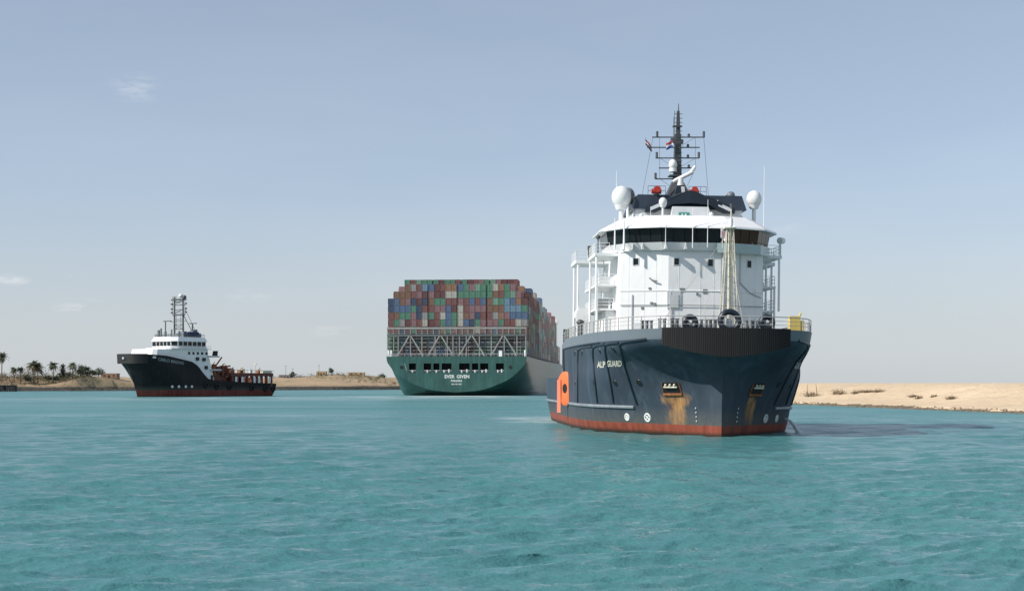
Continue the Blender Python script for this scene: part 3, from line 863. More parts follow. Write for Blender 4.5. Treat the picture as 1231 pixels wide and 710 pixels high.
c, nn, tv = front_pt(810, 360); wi = MB(); panel(c, nn, tv, 1.35, 1.75, 0.10, wi); panel(c + Vector((0, 0, -0.15)), nn, tv, 0.9, 1.3, 0.16, wi)
wi.build('locker', M['white_grey'], deckhouse)
c, nn, tv = front_pt(785, 337); wi = MB()
wi.tube([c + nn * 0.1 + tv * -0.35 + Vector((0, 0, .25)), c + nn * 0.25 + Vector((0, 0, 0)), c + nn * 0.25 + tv * 0.5 + Vector((0, 0, -.12))], 0.08); wi.build('bracket', M['steel'], deckhouse, smooth=True)
for (px, py) in ((781, 346.5), (783, 364), (787, 365), (772, 370), (838, 353)):
    c, nn, tv = front_pt(px, py); wi = MB(); panel(c, nn, tv, 0.22, 0.22, 0.12, wi); wi.build('light_fitting', M['steel'], deckhouse)
c1, nn, tv = front_pt(889, 340); c2, _, _ = front_pt(914, 358); wi = MB()
wi.tube([c1 + nn * .08, (c1 + c2) / 2 + nn * .08 + Vector((0, 0, -.3)), c2 + nn * .08], 0.035); wi.tube([c1 + nn * .08 + Vector((0, 0, 4)), c1 + nn * .08], 0.03)
wi.build('cable', M['steel'], deckhouse)
for px in (756, 775, 789, 816, 842, 858, 879, 892, 908):
    c, nn, tv = front_pt(px, 330); se = MB(); se.cone((c.x + nn.x * .01, c.y + nn.y * .01, 8.7), (c.x + nn.x * .01, c.y + nn.y * .01, 18.1), .014, k=5); se.build('weld_seam', M['white'], deckhouse)
for (px, py) in ((768, 378), (843, 374), (893, 374)):
    c, nn, tv = front_pt(px, py); do_ = MB(); panel(Vector((c.x, c.y, 9.9)), nn, tv, .95, 2.1, .08, do_); do_.build('door', M['white_grey'], deckhouse)
    hd = MB(); panel(Vector((c.x, c.y, 9.9)) + tv * .3, nn, tv, .1, .35, .14, hd); hd.build('door_handle', M['steel'], deckhouse)
for (px, z0, z1) in ((760, 9, 13.8), (806, 9.5, 14.0), (868, 9, 18.0), (872, 12, 18.0), (886, 9, 16)):
    c, nn, tv = front_pt(px, 345); pi = MB(); q = c + nn * .1; pi.cone((q.x, q.y, z0), (q.x, q.y, z1), .05, k=6); pi.build('pipe', M['white_grey'], deckhouse, smooth=True)
pw = MB()
for a, b in zip([pl_[5], pl_[0], pl_[1]], [pl_[0], pl_[1], pl_[2]]):
    pw.tube([(a[0], a[1] - 0.12, 12.7), (b[0], b[1] - 0.12, 12.7)], 0.035)
    for z in (9.6, 10.2, 10.8): pass
pw.build('handrail', M['steel'], deckhouse)

# wheelhouse
def wplan(k=1.0, ds=0.0):
    base = [(-3.6, 14.1), (3.6, 14.1), (6.7, 15.6), (8.6, 19.0), (8.6, 26), (-8.6, 26), (-8.6, 19.0), (-6.7, 15.6)]
    cx_, cy_ = 0, 20.0
    return [(cx_ + (x - cx_) * k, cy_ + (y - cy_) * k + ds) for x, y in base]
wh = MB()
wh.frustum(wplan(0.90), 18.2, wplan(0.965), 18.95)          # apron under the windows
wh.frustum(wplan(1.075), 20.35, wplan(1.06), 20.55)         # brow
wh.frustum(wplan(1.06), 20.55, wplan(0.80), 21.75)          # sloped roof
wh.frustum(wplan(0.93), 18.94, wplan(0.955), 20.36, 1)      # frame behind the glass
wheelhouse = wh.build('wheelhouse', [M['white'], M['mast']], tug)
lo, hi = wplan(0.965), wplan(0.99)
segs = [(0, 1, 6), (1, 2, 3), (2, 3, 3), (3, 4, 4), (5, 6, 4), (6, 7, 3), (7, 0, 3)]
for a, b, k in segs:
    for i in range(k):
        t0, t1 = (i + 0.03) / k, (i + 0.97) / k
        def lp_(A, B, t, z): return Vector((A[0] + (B[0] - A[0]) * t, A[1] + (B[1] - A[1]) * t, z))
        q = [lp_(lo[a], lo[b], t0, 18.97), lp_(lo[a], lo[b], t1, 18.97), lp_(hi[a], hi[b], t1, 20.33), lp_(hi[a], hi[b], t0, 20.33)]
        nn = (q[1] - q[0]).cross(q[3] - q[0]).normalized()
        pn = MB(); pn.add(q + [v - nn * 0.06 for v in q], [(0, 1, 2, 3), (7, 6, 5, 4), (0, 4, 5, 1), (1, 5, 6, 2), (2, 6, 7, 3), (3, 7, 4, 0)])
        pn.build('window', M['glass'], wheelhouse)
# wind screens on the walkway below the windows (port half of the front)
ws = MB()
for (A, B) in (((2.0, 14.05), (3.55, 13.95)), ((3.6, 13.98), (6.7, 15.45)), ((6.75, 15.5), (8.3, 18.3))):
    for t in (0, 1):
        pass
    p0, p1 = Vector((A[0], A[1], 17.9)), Vector((B[0], B[1], 17.9)); tv = (p1 - p0).normalized(); nn = Vector((tv.y, -tv.x, 0))
    panel((p0 + p1) / 2 + Vector((0, 0, 0.52)), nn, tv, (p1 - p0).length, 0.95, 0.04, ws)
ws.build('wind_screen', M['glasspanel'], wheelhouse)
bk = MB()
for x in (-7.2, -6.3, -5.4, -3.2, -1.2):
    y = 14.0 if abs(x) < 3.6 else 14.0 + (abs(x) - 3.6) * 0.55
    bk.add([(x, y - 0.05, 18.25), (x + 0.28, y - 0.05, 18.25), (x + 0.1, y - 0.05, 18.9), (x, y + 0.8, 18.25), (x + 0.28, y + 0.8, 18.25), (x + 0.1, y + 0.3, 18.9)], [(0, 1, 2), (3, 5, 4), (0, 3, 4, 1), (1, 4, 5, 2), (2, 5, 3, 0)])
bk.build('bracket', M['white_grey'], wheelhouse)

# bridge wings, side platforms, posts, ladders
for sg in (-1, 1):
    wgm = MB()
    def bx(x0, x1, y0, y1, z0, z1): wgm.box(min(sg * x0, sg * x1), max(sg * x0, sg * x1), y0, y1, z0, z1)
    bx(7.3, 9.7, 18.6, 25.5, 17.85, 18.15); bx(7.3, 10.9, 27, 32.5, 17.75, 18.1)
    bx(7.3, 9.4, 20, 32, 14.85, 15.05); bx(7.3, 9.4, 20.2, 32, 12.35, 12.55)
    wgm.build('side_platform', M['white'], tug)
    pt = MB()
    for (x, y, z0, z1) in ((9.5, 19.0, 12.4, 18.0), (9.5, 25.2, 8.6, 18.0), (10.6, 27.4, 9.0, 17.8), (10.6, 32.0, 9.0, 17.8), (9.3, 20.2, 8.6, 15.0)):
        pt.cone((sg * x, y, z0), (sg * x, y, z1), 0.12, k=8)
    pt.build('support_post', M['white'], tug, smooth=True)
    rm = MB()
    def rail(pts, h=1.05, r=0.03):
        for hh in (h, h * .66, h * .33): rm.tube([Vector(p) + Vector((0, 0, hh)) for p in pts], r, 5)
        for a, b in zip(pts[:-1], pts[1:]):
            n_ = max(1, int((Vector(b) - Vector(a)).length / 1.1))
            for i in range(n_ + 1):
                p = Vector(a).lerp(Vector(b), i / n_); rm.cone(p, p + Vector((0, 0, h)), 0.03, k=5)
    rail([(sg * 8.2, 18.7, 18.15), (sg * 9.6, 18.7, 18.15), (sg * 9.6, 25.4, 18.15)])
    rail([(sg * 9.6, 27.1, 18.1), (sg * 10.8, 27.1, 18.1), (sg * 10.8, 32.4, 18.1)])
    rail([(sg * 7.5, 20.1, 15.05), (sg * 9.3, 20.1, 15.05), (sg * 9.3, 31.9, 15.05)])
    rail([(sg * 7.5, 20.3, 12.55), (sg * 9.3, 20.3, 12.55), (sg * 9.3, 31.9, 12.55)])
    rm.build('handrail', M['white'], tug)
    for (y0, z0, y1, z1, x) in ((29.5, 12.5, 26.5, 15.0, 8.4), (22.5, 15.0, 25.5, 17.9, 8.4), (24, 8.7, 21.5, 12.4, 9.0)):
        ld = MB()
        for dx in (-0.35, 0.35): ld.cone((sg * x + dx, y0, z0), (sg * x + dx, y1, z1), 0.05, k=5)
        for t in np.linspace(0.05, 0.95, 9): ld.box(sg * x - 0.35, sg * x + 0.35, y0 + (y1 - y0) * t - 0.1, y0 + (y1 - y0) * t + 0.1, z0 + (z1 - z0) * t, z0 + (z1 - z0) * t + 0.03)
        ld.build('ladder', M['white_grey'], tug)
# gear on the starboard platforms
gr = MB(); gr.box(-9.0, -7.8, 21, 22.2, 15.05, 15.9); gr.build('deck_locker', M['white_grey'], tug)
gr = MB(); gr.box(-8.8, -7.7, 23.4, 25, 12.55, 13.7); gr.build('deck_locker', M['steel'], tug)
lb = MB(); lb.cone((-10.1, 26.6, 12.2), (-10.1, 29.6, 12.2), 0.75, k=14); lb.build('liferaft_canister', M['white'], tug, smooth=True)
vt = MB(); c = P(697.5, 398, 24)
vt.cone((c.x, c.y, 8.6), (c.x, c.y, 11.1), 0.28, k=10); vt.ball((c.x, c.y, 11.2), 0.42, 0.8)
vt.build('deck_vent', M['mast'], tug, smooth=True)
pd = MB(); c = P(683.5, 405, 38); pd.cone((-10.9, 38.5, 9), (-10.9, 38.5, 11), 0.32); pd.build('deck_vent', M['rib'], tug, smooth=True)
ra = MB(); ra.tube([(-10.4, 33.5, 9.2), (-9.6, 27, 12.3)], 0.10); ra.tube([(-10.8, 36, 9.2), (-9.9, 29, 12.3)], 0.08)
ra.build('stay', M['white'], tug)
pb = MB(); c = P(938, 289.5, 21); pb.cone((c.x, 21, 18.1), (c.x, 21, c.z), 0.11); pb.cone((c.x - .1, 20.8, c.z), (c.x + .35, 21.3, c.z + .05), 0.36, .32, 12)
pb.build('searchlight', M['white'], tug, smooth=True)
pb = MB(); c = P(709, 301, 27); pb.cone((c.x, 27.2, 18.1), (c.x, 27.2, c.z + .5), 0.14); pb.box(c.x - .2, c.x + .2, 27, 27.5, c.z - .5, c.z + .5); pb.build('searchlight', M['mast'], tug)
pb = MB(); c = P(719, 285, 19.5); pb.cone((c.x, 19.5, 18.1), (c.x, 19.5, c.z), 0.07); pb.ball((c.x, 19.5, c.z), 0.24); pb.build('deck_lamp', M['mast'], tug)

# top house, navy casing, mast
th_ = MB(); th_.frustum([(-5.6, 18.6), (5.6, 18.6), (5.6, 27), (-5.6, 27)], 21.7, [(-5.5, 18.7), (5.5, 18.7), (5.5, 27), (-5.5, 27)], 22.75)
th_.frustum([(-2.1, 17.2), (2.0, 17.2), (2.0, 18.7), (-2.1, 18.7)], 21.7, [(-1.9, 17.4), (1.8, 17.4), (1.8, 18.7), (-1.9, 18.7)], 22.9)
th_.build('top_house', M['white_grey'], tug)
cs = MB(); cs.frustum([(-5.85, 18.5), (5.95, 18.5), (5.95, 27.2), (-5.85, 27.2)], 22.75, [(-5.3, 18.8), (5.5, 18.8), (5.5, 27), (-5.3, 27)], 24.25)
cs.build('funnel_casing', M['navy'], tug)
arch = MB()
for sg in (-1, 1):
    arch.add([(sg * 0.5, 17.6, 24.5), (sg * 1.3, 17.6, 24.15), (sg * 4.6, 17.9, 22.9), (sg * 4.6, 17.9, 22.35), (sg * 3.6, 17.9, 22.35), (sg * 1.9, 17.7, 23.15), (sg * 0.0, 17.6, 23.3), (sg * 0.0, 17.6, 24.6)] +
             [(sg * 0.5, 18.9, 24.6), (sg * 1.5, 18.9, 24.3), (sg * 4.6, 18.9, 22.9), (sg * 4.6, 18.9, 22.35), (sg * 3.6, 18.9, 22.35), (sg * 1.9, 18.9, 23.15), (sg * 0.0, 18.9, 23.3), (sg * 0.0, 18.9, 24.6)],
             [(0, 1, 2, 3, 4, 5, 6, 7)] + [(i, i + 8, (i + 1) % 8 + 8, (i + 1) % 8) for i in range(8)] + [tuple(range(15, 7, -1))])
arch.build('mast_support', M['rib'], tug)
for sg in (-1, 1):
    c = Vector((sg * 3.5, 17.83, 22.95)); o_ = MB()
    o_.obox(Matrix.Translation(c) @ Matrix.Rotation(sg * 0.42, 4, 'Y'), 1.35, 0.1, 0.34); o_.build('oval_port', M['white_grey'], tug)
gb = MB(); c = P(822.5, 258.5, 17.1); gb.box(c.x - .55, c.x + .55, 17.05, 17.15, c.z - .26, c.z + .26); gbo = gb.build('green_board', M['green_sign'], tug)
lt = MB(); 
for dx in (-0.3, 0.05): lt.box(c.x + dx, c.x + dx + 0.18, 17.02, 17.05, c.z - .13, c.z + .13)
lt.build('board_mark', M['letter'], gbo)

mast = MB(); S = 23.0
mc = P(814, 240, S); mx = mc.x; mt = P(814.5, 124.5, S)
mast.frustum([(mx - 1.5, S - 1.5), (mx + 1.5, S - 1.5), (mx + 1.5, S + 1.5), (mx - 1.5, S + 1.5)], 24.1, [(mx - .55, S - .55), (mx + .55, S - .55), (mx + .55, S + .55), (mx - .55, S + .55)], 26.2)
mast.frustum([(mx - .46, S - .4), (mx + .40, S - .4), (mx + .40, S + .4), (mx - .46, S + .4)], 26.2, [(mx - .32, S - .3), (mx + .30, S - .3), (mx + .30, S + .3), (mx - .32, S + .3)], 31.2)
mast.frustum([(mx - .20, S - .2), (mx + .26, S - .2), (mx + .26, S + .2), (mx - .20, S + .2)], 31.2, [(mx - .12, S - .1), (mx + .16, S - .1), (mx + .16, S + .1), (mx - .12, S + .1)], mt.z - 0.8)
mast.cone((mx + .05, S, mt.z - 0.8), (mx + .05, S, mt.z), 0.07, .03)
mast.cone((mx - .36, S, 31.0), (mx - .36, S, 33.7), 0.035, k=5); mast.cone((mx - .48, S - .1, 30.8), (mx - .48, S - .1, 33.0), 0.03, k=5)
mast.box(mx - 0.55, mx + 0.4, S - .4, S + .4, 32.0, 32.08); mast.box(mx - .3, mx + .55, S - .4, S + .3, 30.2, 30.6); mast.box(mx - .75, mx - .2, S - .3, S + .3, 30.3, 30.75)
mast.box(mx - .95, mx + .65, S - .8, S + .6, 26.7, 26.82)
for z in np.arange(26.5, 33.4, 0.45): mast.box(mx - .42, mx + .42, S - .44, S - .40, z, z + 0.06)
for a in range(2):
    for sx_ in (-1, 1): mast.cone((mx + sx_ * 1.35, S - 1.5, 24.2), (mx - sx_ * 0.5, S - .5, 26.2), 0.06, k=5)
masto = mast.build('mast', M['mast'], tug)
for (py, x0, x1, lamps) in ((165, 784, 847, (790, 828, 846)), (177.3, 778, 841, (827,)), (190, 788, 840.5, (789.5, 827, 840)), (202, 792, 836, (828,)), (215, 787.5, 810, (788,))):
    a, b = P(x0, py, S), P(x1, py, S); yb = MB(); yb.cone(a, b, 0.065, k=6)
    yo = yb.build('yard', M['mast'], masto, smooth=True)
    for lx in lamps:
        c = P(lx, py, S); lm = MB(); hgt = 0.55 if lx < 791 or lx > 838 else 0.28
        lm.cone(c, c + Vector((0, 0, hgt)), 0.13, k=8); lm.cone(c + Vector((0, 0, hgt)), c + Vector((0, 0, hgt + .1)), 0.16, .05, 8)
        lm.build('navigation_light', M['mast'], masto, smooth=True)
rg = MB()
for (x0, y0, x1, y1) in ((793, 165, 793, 215), (836, 165, 836, 202), (846.5, 160, 846.5, 165), (793, 190, 812, 202), (836, 190, 816, 202), (846, 165, 852, 240), (785, 165, 770, 245), (793, 215, 812, 228), (836, 165, 818, 176), (836, 202, 826, 224)):
    rg.cone(P(x0, y0, S), P(x1, y1, S), 0.022, k=4)
rg.build('rigging', M['mast'], masto)
rd = MB(); c = P(809, 198, S - .5); rd.ball((c.x, c.y, c.z), 0.46, 1.25); rd.cone((c.x, c.y, c.z - .75), (c.x, c.y, c.z - .4), .42, .4, 12); rd.build('radome', M['radome'], masto, smooth=True)
rs = MB(); a, b = P(809, 218.5, 20.6), P(833, 206.5, 20.6); e = P(836, 199.5, 20.6)
dv = (b - a).normalized()
rs.tube([a, a + dv * .3, b - dv * .2, b], [.14, .22, .22, .2], 10); rs.tube([b - dv * .3, b + Vector((.1, 0, .35)), e], [.2, .2, .13], 10)
pc = P(818, 222, 20.6); rs.cone((pc.x, 20.6, pc.z - .1), (pc.x, 20.6, pc.z + .7), .36, .30, 12)
rs.build('radar_scanner', M['radome'], masto, smooth=True)
tw = MB(); tw.frustum([(pc.x - .75, 20.1), (pc.x + .75, 20.1), (pc.x + .75, 21.4), (pc.x - .75, 21.4)], 24.2, [(pc.x - .38, 20.3), (pc.x + .38, 20.3), (pc.x + .38, 21), (pc.x - .38, 21)], pc.z - .1)
tw.build('radar_pedestal', M['rib'], masto)
pl2 = MB(); c = P(822, 232, 20); pl2.frustum([(c.x - .1, 20.0), (c.x + .25, 20.0), (c.x + .25, 20.1), (c.x - .1, 20.1)], c.z - .8, [(c.x - .25, 20.2), (c.x + .1, 20.2), (c.x + .1, 20.3), (c.x - .25, 20.3)], c.z + .7); pl2.build('mast_strut', M['white_grey'], masto)

for (px, py) in ((789, 230), (834, 231)):
    c = P(px, py, 18.9); fm = MB(); fm.cone((c.x, 18.9, 23), (c.x, 18.9, c.z), 0.20, .15, 10); fm.box(c.x - .25, c.x + .25, 18.6, 19.2, 24.2, 24.5)
    fo_ = fm.build('fire_monitor', M['mast'], tug, smooth=True)
    nz_ = MB(); nz_.tube([(c.x, 19.4, c.z), (c.x, 18.9, c.z), (c.x, 18.1, c.z + .15)], [.25, .30, .36], 12); nz_.cone((c.x - .5, 18.85, c.z), (c.x + .5, 18.85, c.z), .26, .26, 12)
    nz_.build('monitor_nozzle', M['red'], fo_, smooth=True)
for (x0, x1) in ((779, 800), (828, 849)):
    rr_ = MB()
    a, b = P(x0, 232, 19.2), P(x1, 232, 19.2)
    for z in (24.7, 25.2): rr_.cone((a.x, 19.2, z), (b.x, 19.2, z), 0.025, k=5)
    for t in np.linspace(0, 1, 4): xx = a.x + (b.x - a.x) * t; rr_.cone((xx, 19.2, 24.2), (xx, 19.2, 25.2), 0.025, k=5)
    rr_.build('handrail', M['mast'], tug)

# domes and aerials
def dome(px, py, s, r, zb, name='satellite_dome', mat='radome', post=0.17, sz=1.15):
    c = P(px, py, s); d_ = MB(); d_.ball(c, r, sz, 18, 11); d_.cone((c.x, c.y, c.z - r * 1.25), (c.x, c.y, c.z - r * .55), r * .55, r * .82, 16)
    do = d_.build(name, M[mat], tug, smooth=True)
    p_ = MB(); p_.cone((c.x, c.y, zb), (c.x, c.y, c.z - r * 1.2), post, k=10); p_.build('dome_post', M['white'], do, smooth=True)
dome(747, 237, 19, 1.02, 20.9, post=.24); dome(906.5, 239.5, 20.5, .80, 20.9, post=.22)
dome(755, 235, 22, .72, 21, mat='dome_grey')
dome(797, 243, 15.5, .42, 21.3, post=.12); dome(862, 243, 19, .34, 22, mat='white_grey', post=.1); dome(771, 259.5, 16.5, .22, 21.2, post=.06); dome(855, 258, 16.5, .24, 21.2, post=.06)
for (px, py, r, zb) in ((765, 238.5, .36, 24), (861, 239.5, .42, 24)):
    c = P(px, py, 20); mv = MB(); mv.cone((c.x, 20, zb), (c.x, 20, c.z), .16); mv.ball((c.x, 20, c.z), r, .8); mv.build('mushroom_vent', M['mast'], tug, smooth=True)
c = P(876, 236.5, 20); di = MB(); di.cone((c.x, 20, 24), (c.x, 20, c.z), .12); di.obox(Matrix.Translation(c) @ Matrix.Rotation(-.5, 4, 'Y'), .95, .5, .55); di.ball(c + Vector((.2, -.1, .1)), .45)
di.build('searchlight', M['dome_grey'], tug, smooth=True)
for (px, y0, y1, s, r) in ((739, 262, 299, 15.5, .10), (750, 262, 300, 15.0, .12), (800, 270, 297, 13.7, .045), (832.5, 250, 298, 13.6, .05), (850.5, 240, 297, 13.7, .045), (868.5, 262, 298, 14, .04), (904, 280, 300, 15.5, .045), (741, 205, 232, 19, .04), (918, 200, 285, 19, .045), (919, 285, 304, 18.6, .12), (782, 250, 262, 17, .03), (893, 276, 302, 15.2, .04)):
    a, b = P(px, y1, s), P(px, y0, s); an = MB(); an.cone(a, (a.x, s, b.z), r, r * .5, 6); an.build('aerial', M['white'], tug, smooth=True)

# cream foremast with lattice legs
fmz = 20.6; c = P(877, 330, 5.0); fx = c.x
fm = MB(); fm.cone((fx, 5, 8.6), (fx, 5, 19.4), .24, .15, 10)
legs = [(-.85, 4.4), (.85, 4.4), (.85, 6.2), (-.85, 6.2)]
top_ = [(-.30, 4.8), (.30, 4.8), (.30, 5.3), (-.30, 5.3)]
for (a, b) in zip(legs, top_): fm.cone((fx + a[0], a[1], 8.6), (fx + b[0], b[1], 19.4), .05, .04, 6)
for k in range(10):
    z0 = 8.9 + k * 1.05; t0 = (z0 - 8.6) / 10.8; t1 = (z0 + 1.05 - 8.6) / 10.8
    for i in range(4):
        j = (i + 1) % 4
        def q(i_, t): return (fx + legs[i_][0] + (top_[i_][0] - legs[i_][0]) * t, legs[i_][1] + (top_[i_][1] - legs[i_][1]) * t, 8.6 + 10.8 * t)
        fm.cone(q(i, t0), q(j, t0), .022, k=4); fm.cone(q(i, t0), q(j, t1), .016, k=4)
fm.box(fx - .55, fx + .5, 4.6, 5.5, 19.4, 19.5); fm.cone((fx + .1, 5, 19.4), (fx + .1, 5, 21.4), .07)
foremast = fm.build('foremast', M['cream'], tug)
fl1 = MB(); fl1.cone((fx, 4.6, 19.6), (fx, 4.6, 20.3), .2); fl1.build('mast_lamp', M['white'], foremast)
fl2 = MB(); fl2.cone((fx + .12, 5, 21.3), (fx + .12, 5, 21.75), .16); fl2.build('mast_lamp', M['mast'], foremast)
fst = MB()
for x in (-5.2, 5.2): fst.cone((fx, 5.2, 19.2), (x, 12.5, 8.7), .025, k=4)
for x in (-2.6, 2.6): fst.cone((fx, 4.9, 17.5), (x, 2.0, 8.7), .022, k=4)
fst.build('stay', M['cream'], foremast)

# flags (hung from the masts: things of their own)
def flag(name, label, ctr, u, w, h, mats, drop, horiz=True, seed=0):
    f = MB(); nu, nv = 14, 12; vs = []
    for j in range(nv + 1):
        for i in range(nu + 1):
            a = i / nu; b = j / nv
            wob = 0.16 * math.sin(a * 7 + seed + b * 2) * a
            p = Vector(ctr) + Vector(u) * (a * w) + Vector((0, 0, -1)) * (b * h + a * drop) + Vector((-u[1], u[0], 0)) * wob
            vs.append(p)
    fs, ms = [], []
    for j in range(nv):
        for i in range(nu):
            fs.append((j * (nu + 1) + i, j * (nu + 1) + i + 1, (j + 1) * (nu + 1) + i + 1, (j + 1) * (nu + 1) + i)); ms.append(min(int(j / nv * len(mats)), len(mats) - 1))
    f.v = [tuple(TM @ v) for v in vs]; f.f = fs; f.m = ms
    o = f.build(name, mats, smooth=True)
    so = o.modifiers.new('thickness', 'SOLIDIFY'); so.thickness = 0.012
    tag(o, label, 'flag', 'flags flying on the big tug')
    return o
c = P(776, 167, S); flag('flag', 'small red, white and black striped flag streaming from the left yard of the tug mast', c, (.72, .2, 0), 1.0, .6, [M['flag_red'], M['flag_white'], M['flag_black']], .75, seed=1)
c = P(801, 172.5, S - .7); flag('flag', 'small red, white and blue striped flag beside the tug mast pole', c, (.80, .15, 0), .85, .72, [M['flag_red'], M['flag_white'], M['flag_blue']], -.35, seed=2)
c = P(866.5, 272, 6.0); flag('flag', 'pale pink and white drooping flag next to the cream foremast', c, (.8, .1, 0), .75, 1.05, [M['flag_white'], M['flag_pink'], M['flag_white']], .55, seed=3)
c1 = P(779, 167, S)
hal = MB(); hal.cone(P(776, 164.9, S), P(776, 170, S), .015, k=4); hal.cone(P(801, 177, S - .7), P(801, 171, S - .7), .015, k=4)
hal.build('halyard', M['mast'], masto)

# water running from a scupper on the port bow
jt = MB(); p0 = TM @ P(942, 504, 4.0)
mm, n, l, b = new_mat('running_water'); nz = noise(n, l, 6, 4); l.new(mix_rgb(n, l, nz, (0.55, 0.6, 0.62), (0.85, 0.88, 0.88)), b.inputs['Base Color']); b.inputs['Roughness'].default_value = 0.3
pj = None
for py in np.arange(503, 508, .5):
    lc, nn = hit(943, py)
    if lc is not None: pj = (lc, nn); break
if pj:
    lc, nn = pj; out = Vector((nn.x, nn.y, 0)).normalized(); pts = []
    for t in np.linspace(0, 1, 12):
        pts.append(TM @ (lc + out * (1.5 * t) + Vector((0, 0, -lc.z * t * t * 1.02))))
    jt.tube(pts, [0.05 + 0.20 * t for t in np.linspace(0, 1, 12)], 8)
    tag(jt.build('water_jet', mm, smooth=True), 'white stream of water pouring from the big tug hull into the canal', 'water jet')

# ------------------------------------------------------------------ container ship
EG = Vector((world_x(548.5, 575), 575, 0)); EROT = -0.076; ESC = (0.92, 0.92, 0.94)
ship = empty('container_ship', EG, (0, 0, EROT)); ship.scale = ESC
tag(ship, 'giant dark green container ship seen from astern in mid canal', 'container ship')
EM = Matrix.Translation(EG) @ Matrix.Rotation(EROT, 4, 'Z') @ Matrix.Diagonal((*ESC, 1))
B = 29.5
eg_levels = [
    (-2.0, [(9, 0), (12, 8), (24, 20), (45, 27), (75, 29.3), (120, B), (320, B), (365, 20), (392, 0)]),
    (0.0, [(4, 0), (7, 10), (18, 21.5), (38, 27.5), (65, 29.4), (120, B), (325, B), (370, 20), (395, 0)]),
    (1.4, [(0, 0), (4, 12.5), (14, 22), (34, 28), (60, B), (120, B), (328, B), (372, 20), (396, 0)]),
]
hs = MB()
e_lo = Loft(eg_levels, 90); e_lo.shell(hs, [-2, -1, -.5, 0, .5, 1.0, 1.4])
tb = {1.4: 0.0, 2.0: 8.5, 3.5: 14.5, 6.6: 21.8, 9.4: 25.4, 13.2: 28.8, 16.0: 29.5}
up_levels = [
    (1.4, [(0, 0), (4, 12.5), (14, 22), (34, 28), (60, B), (120, B), (328, B), (372, 20), (396, 0)]),
    (2.0, [(0, 8.5), (4, 15.2), (14, 23), (34, 28.2), (60, B), (120, B), (328, B), (372, 20.2), (396, 0)]),
    (3.5, [(0, 14.5), (4, 18.6), (14, 24.5), (32, 28.6), (56, B), (120, B), (329, B), (373, 20.5), (396.5, 0)]),
    (6.6, [(0, 21.8), (4, 23.6), (14, 27.0), (28, 29.0), (50, B), (120, B), (330, B), (374, 21), (397, 0)]),
    (9.4, [(0, 25.4), (4, 26.6), (14, 28.6), (26, 29.3), (50, B), (120, B), (332, B), (376, 22), (398, 0)]),
    (13.2, [(0, 28.8), (4, 29.1), (14, 29.4), (26, B), (50, B), (120, B), (336, B), (380, 23), (399, 0)]),
    (16.0, [(0, 29.5), (4, B), (14, B), (26, B), (50, B), (120, B), (340, B), (384, 24), (400, 0)]),
]
e_up = Loft(up_levels, 90); e_up.shell(hs, list(np.linspace(1.4, 16, 24)))
oc = e_up.outline(15.8); k = len(oc)
hs.add([(-b, s, 15.8) for s, b in oc] + [(b, s, 15.8) for s, b in oc], [(j, j + 1, k + j + 1, k + j) for j in range(k - 1)], 1)
# transom: exact edge from the loft, with the mooring openings left out
def tbw(z): return float(np.clip(e_up.outline(z)[0][1], 0, 30))
zl = [1.4, 1.6, 2.0, 2.6, 3.5, 4.5, 5.6, 6.6, 8.0, 9.4]
for z0, z1 in zip(zl[:-1], zl[1:]):
    hs.add([(-tbw(z0), 0, z0), (tbw(z0), 0, z0), (tbw(z1), 0, z1), (-tbw(z1), 0, z1)], [(0, 1, 2, 3)])
OPEN = [(-19.9, -17.0), (-13.7, -10.6), (-9.6, -7.1), (-6.1, -2.0), (1.2, 5.6), (6.6, 9.2), (10.0, 13.4), (16.6, 19.9)]
def quadz(x0, x1, z0, z1): hs.add([(x0, 0, z0), (x1, 0, z0), (x1, 0, z1), (x0, 0, z1)], [(0, 1, 2, 3)])
ze0, ze1 = 9.4, 13.2
zmid = [9.4, 10.65, 11.9, 13.2]
for a, b in zip(zmid[:-1], zmid[1:]):
    hs.add([(-tbw(a), 0, a), (OPEN[0][0], 0, a), (OPEN[0][0], 0, b), (-tbw(b), 0, b)], [(0, 1, 2, 3)])
    hs.add([(OPEN[-1][1], 0, a), (tbw(a), 0, a), (tbw(b), 0, b), (OPEN[-1][1], 0, b)], [(0, 1, 2, 3)])
for (a, b) in zip(OPEN[:-1], OPEN[1:]): quadz(a[1], b[0], ze0, ze1)
for z0, z1 in ((13.2, 14.6), (14.6, 16.0)):
    hs.add([(-tbw(z0), 0, z0), (tbw(z0), 0, z0), (tbw(z1), 0, z1), (-tbw(z1), 0, z1)], [(0, 1, 2, 3)])
M['eg_hull'] = hull_mat('green_ship_paint', (0.030, 0.090, 0.078), (0.022, 0.064, 0.056), 0.5, None, 99, (), 0.25, 0.38)
hs.build('hull', [M['eg_hull'], M['deck']], ship, smooth=True, angle=30)
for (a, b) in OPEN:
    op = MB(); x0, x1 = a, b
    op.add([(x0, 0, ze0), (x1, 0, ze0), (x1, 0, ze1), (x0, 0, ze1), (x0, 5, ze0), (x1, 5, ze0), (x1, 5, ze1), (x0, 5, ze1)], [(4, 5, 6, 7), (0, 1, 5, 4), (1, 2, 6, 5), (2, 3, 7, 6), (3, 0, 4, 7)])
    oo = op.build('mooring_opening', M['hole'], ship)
    rl_ = MB()
    for z in (9.9, 10.4): rl_.cone((x0, .15, z), (x1, .15, z), .07, k=5)
    nb = max(1, int((x1 - x0) / 1.6))
    for i in range(nb):
        xx = x0 + (x1 - x0) * (i + .5) / nb; rl_.cone((xx, .4, 9.45), (xx, .4, 10.5 + .3 * (i % 2)), .38, k=10)
    rl_.build('mooring_roller', M['white_grey'], oo)
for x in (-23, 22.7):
    pm = MB(); pm.disc((x, -.01, 11.6), (0, -1, 0), .75, .06, 18); pm.build('mooring_opening', M['hole'], ship)
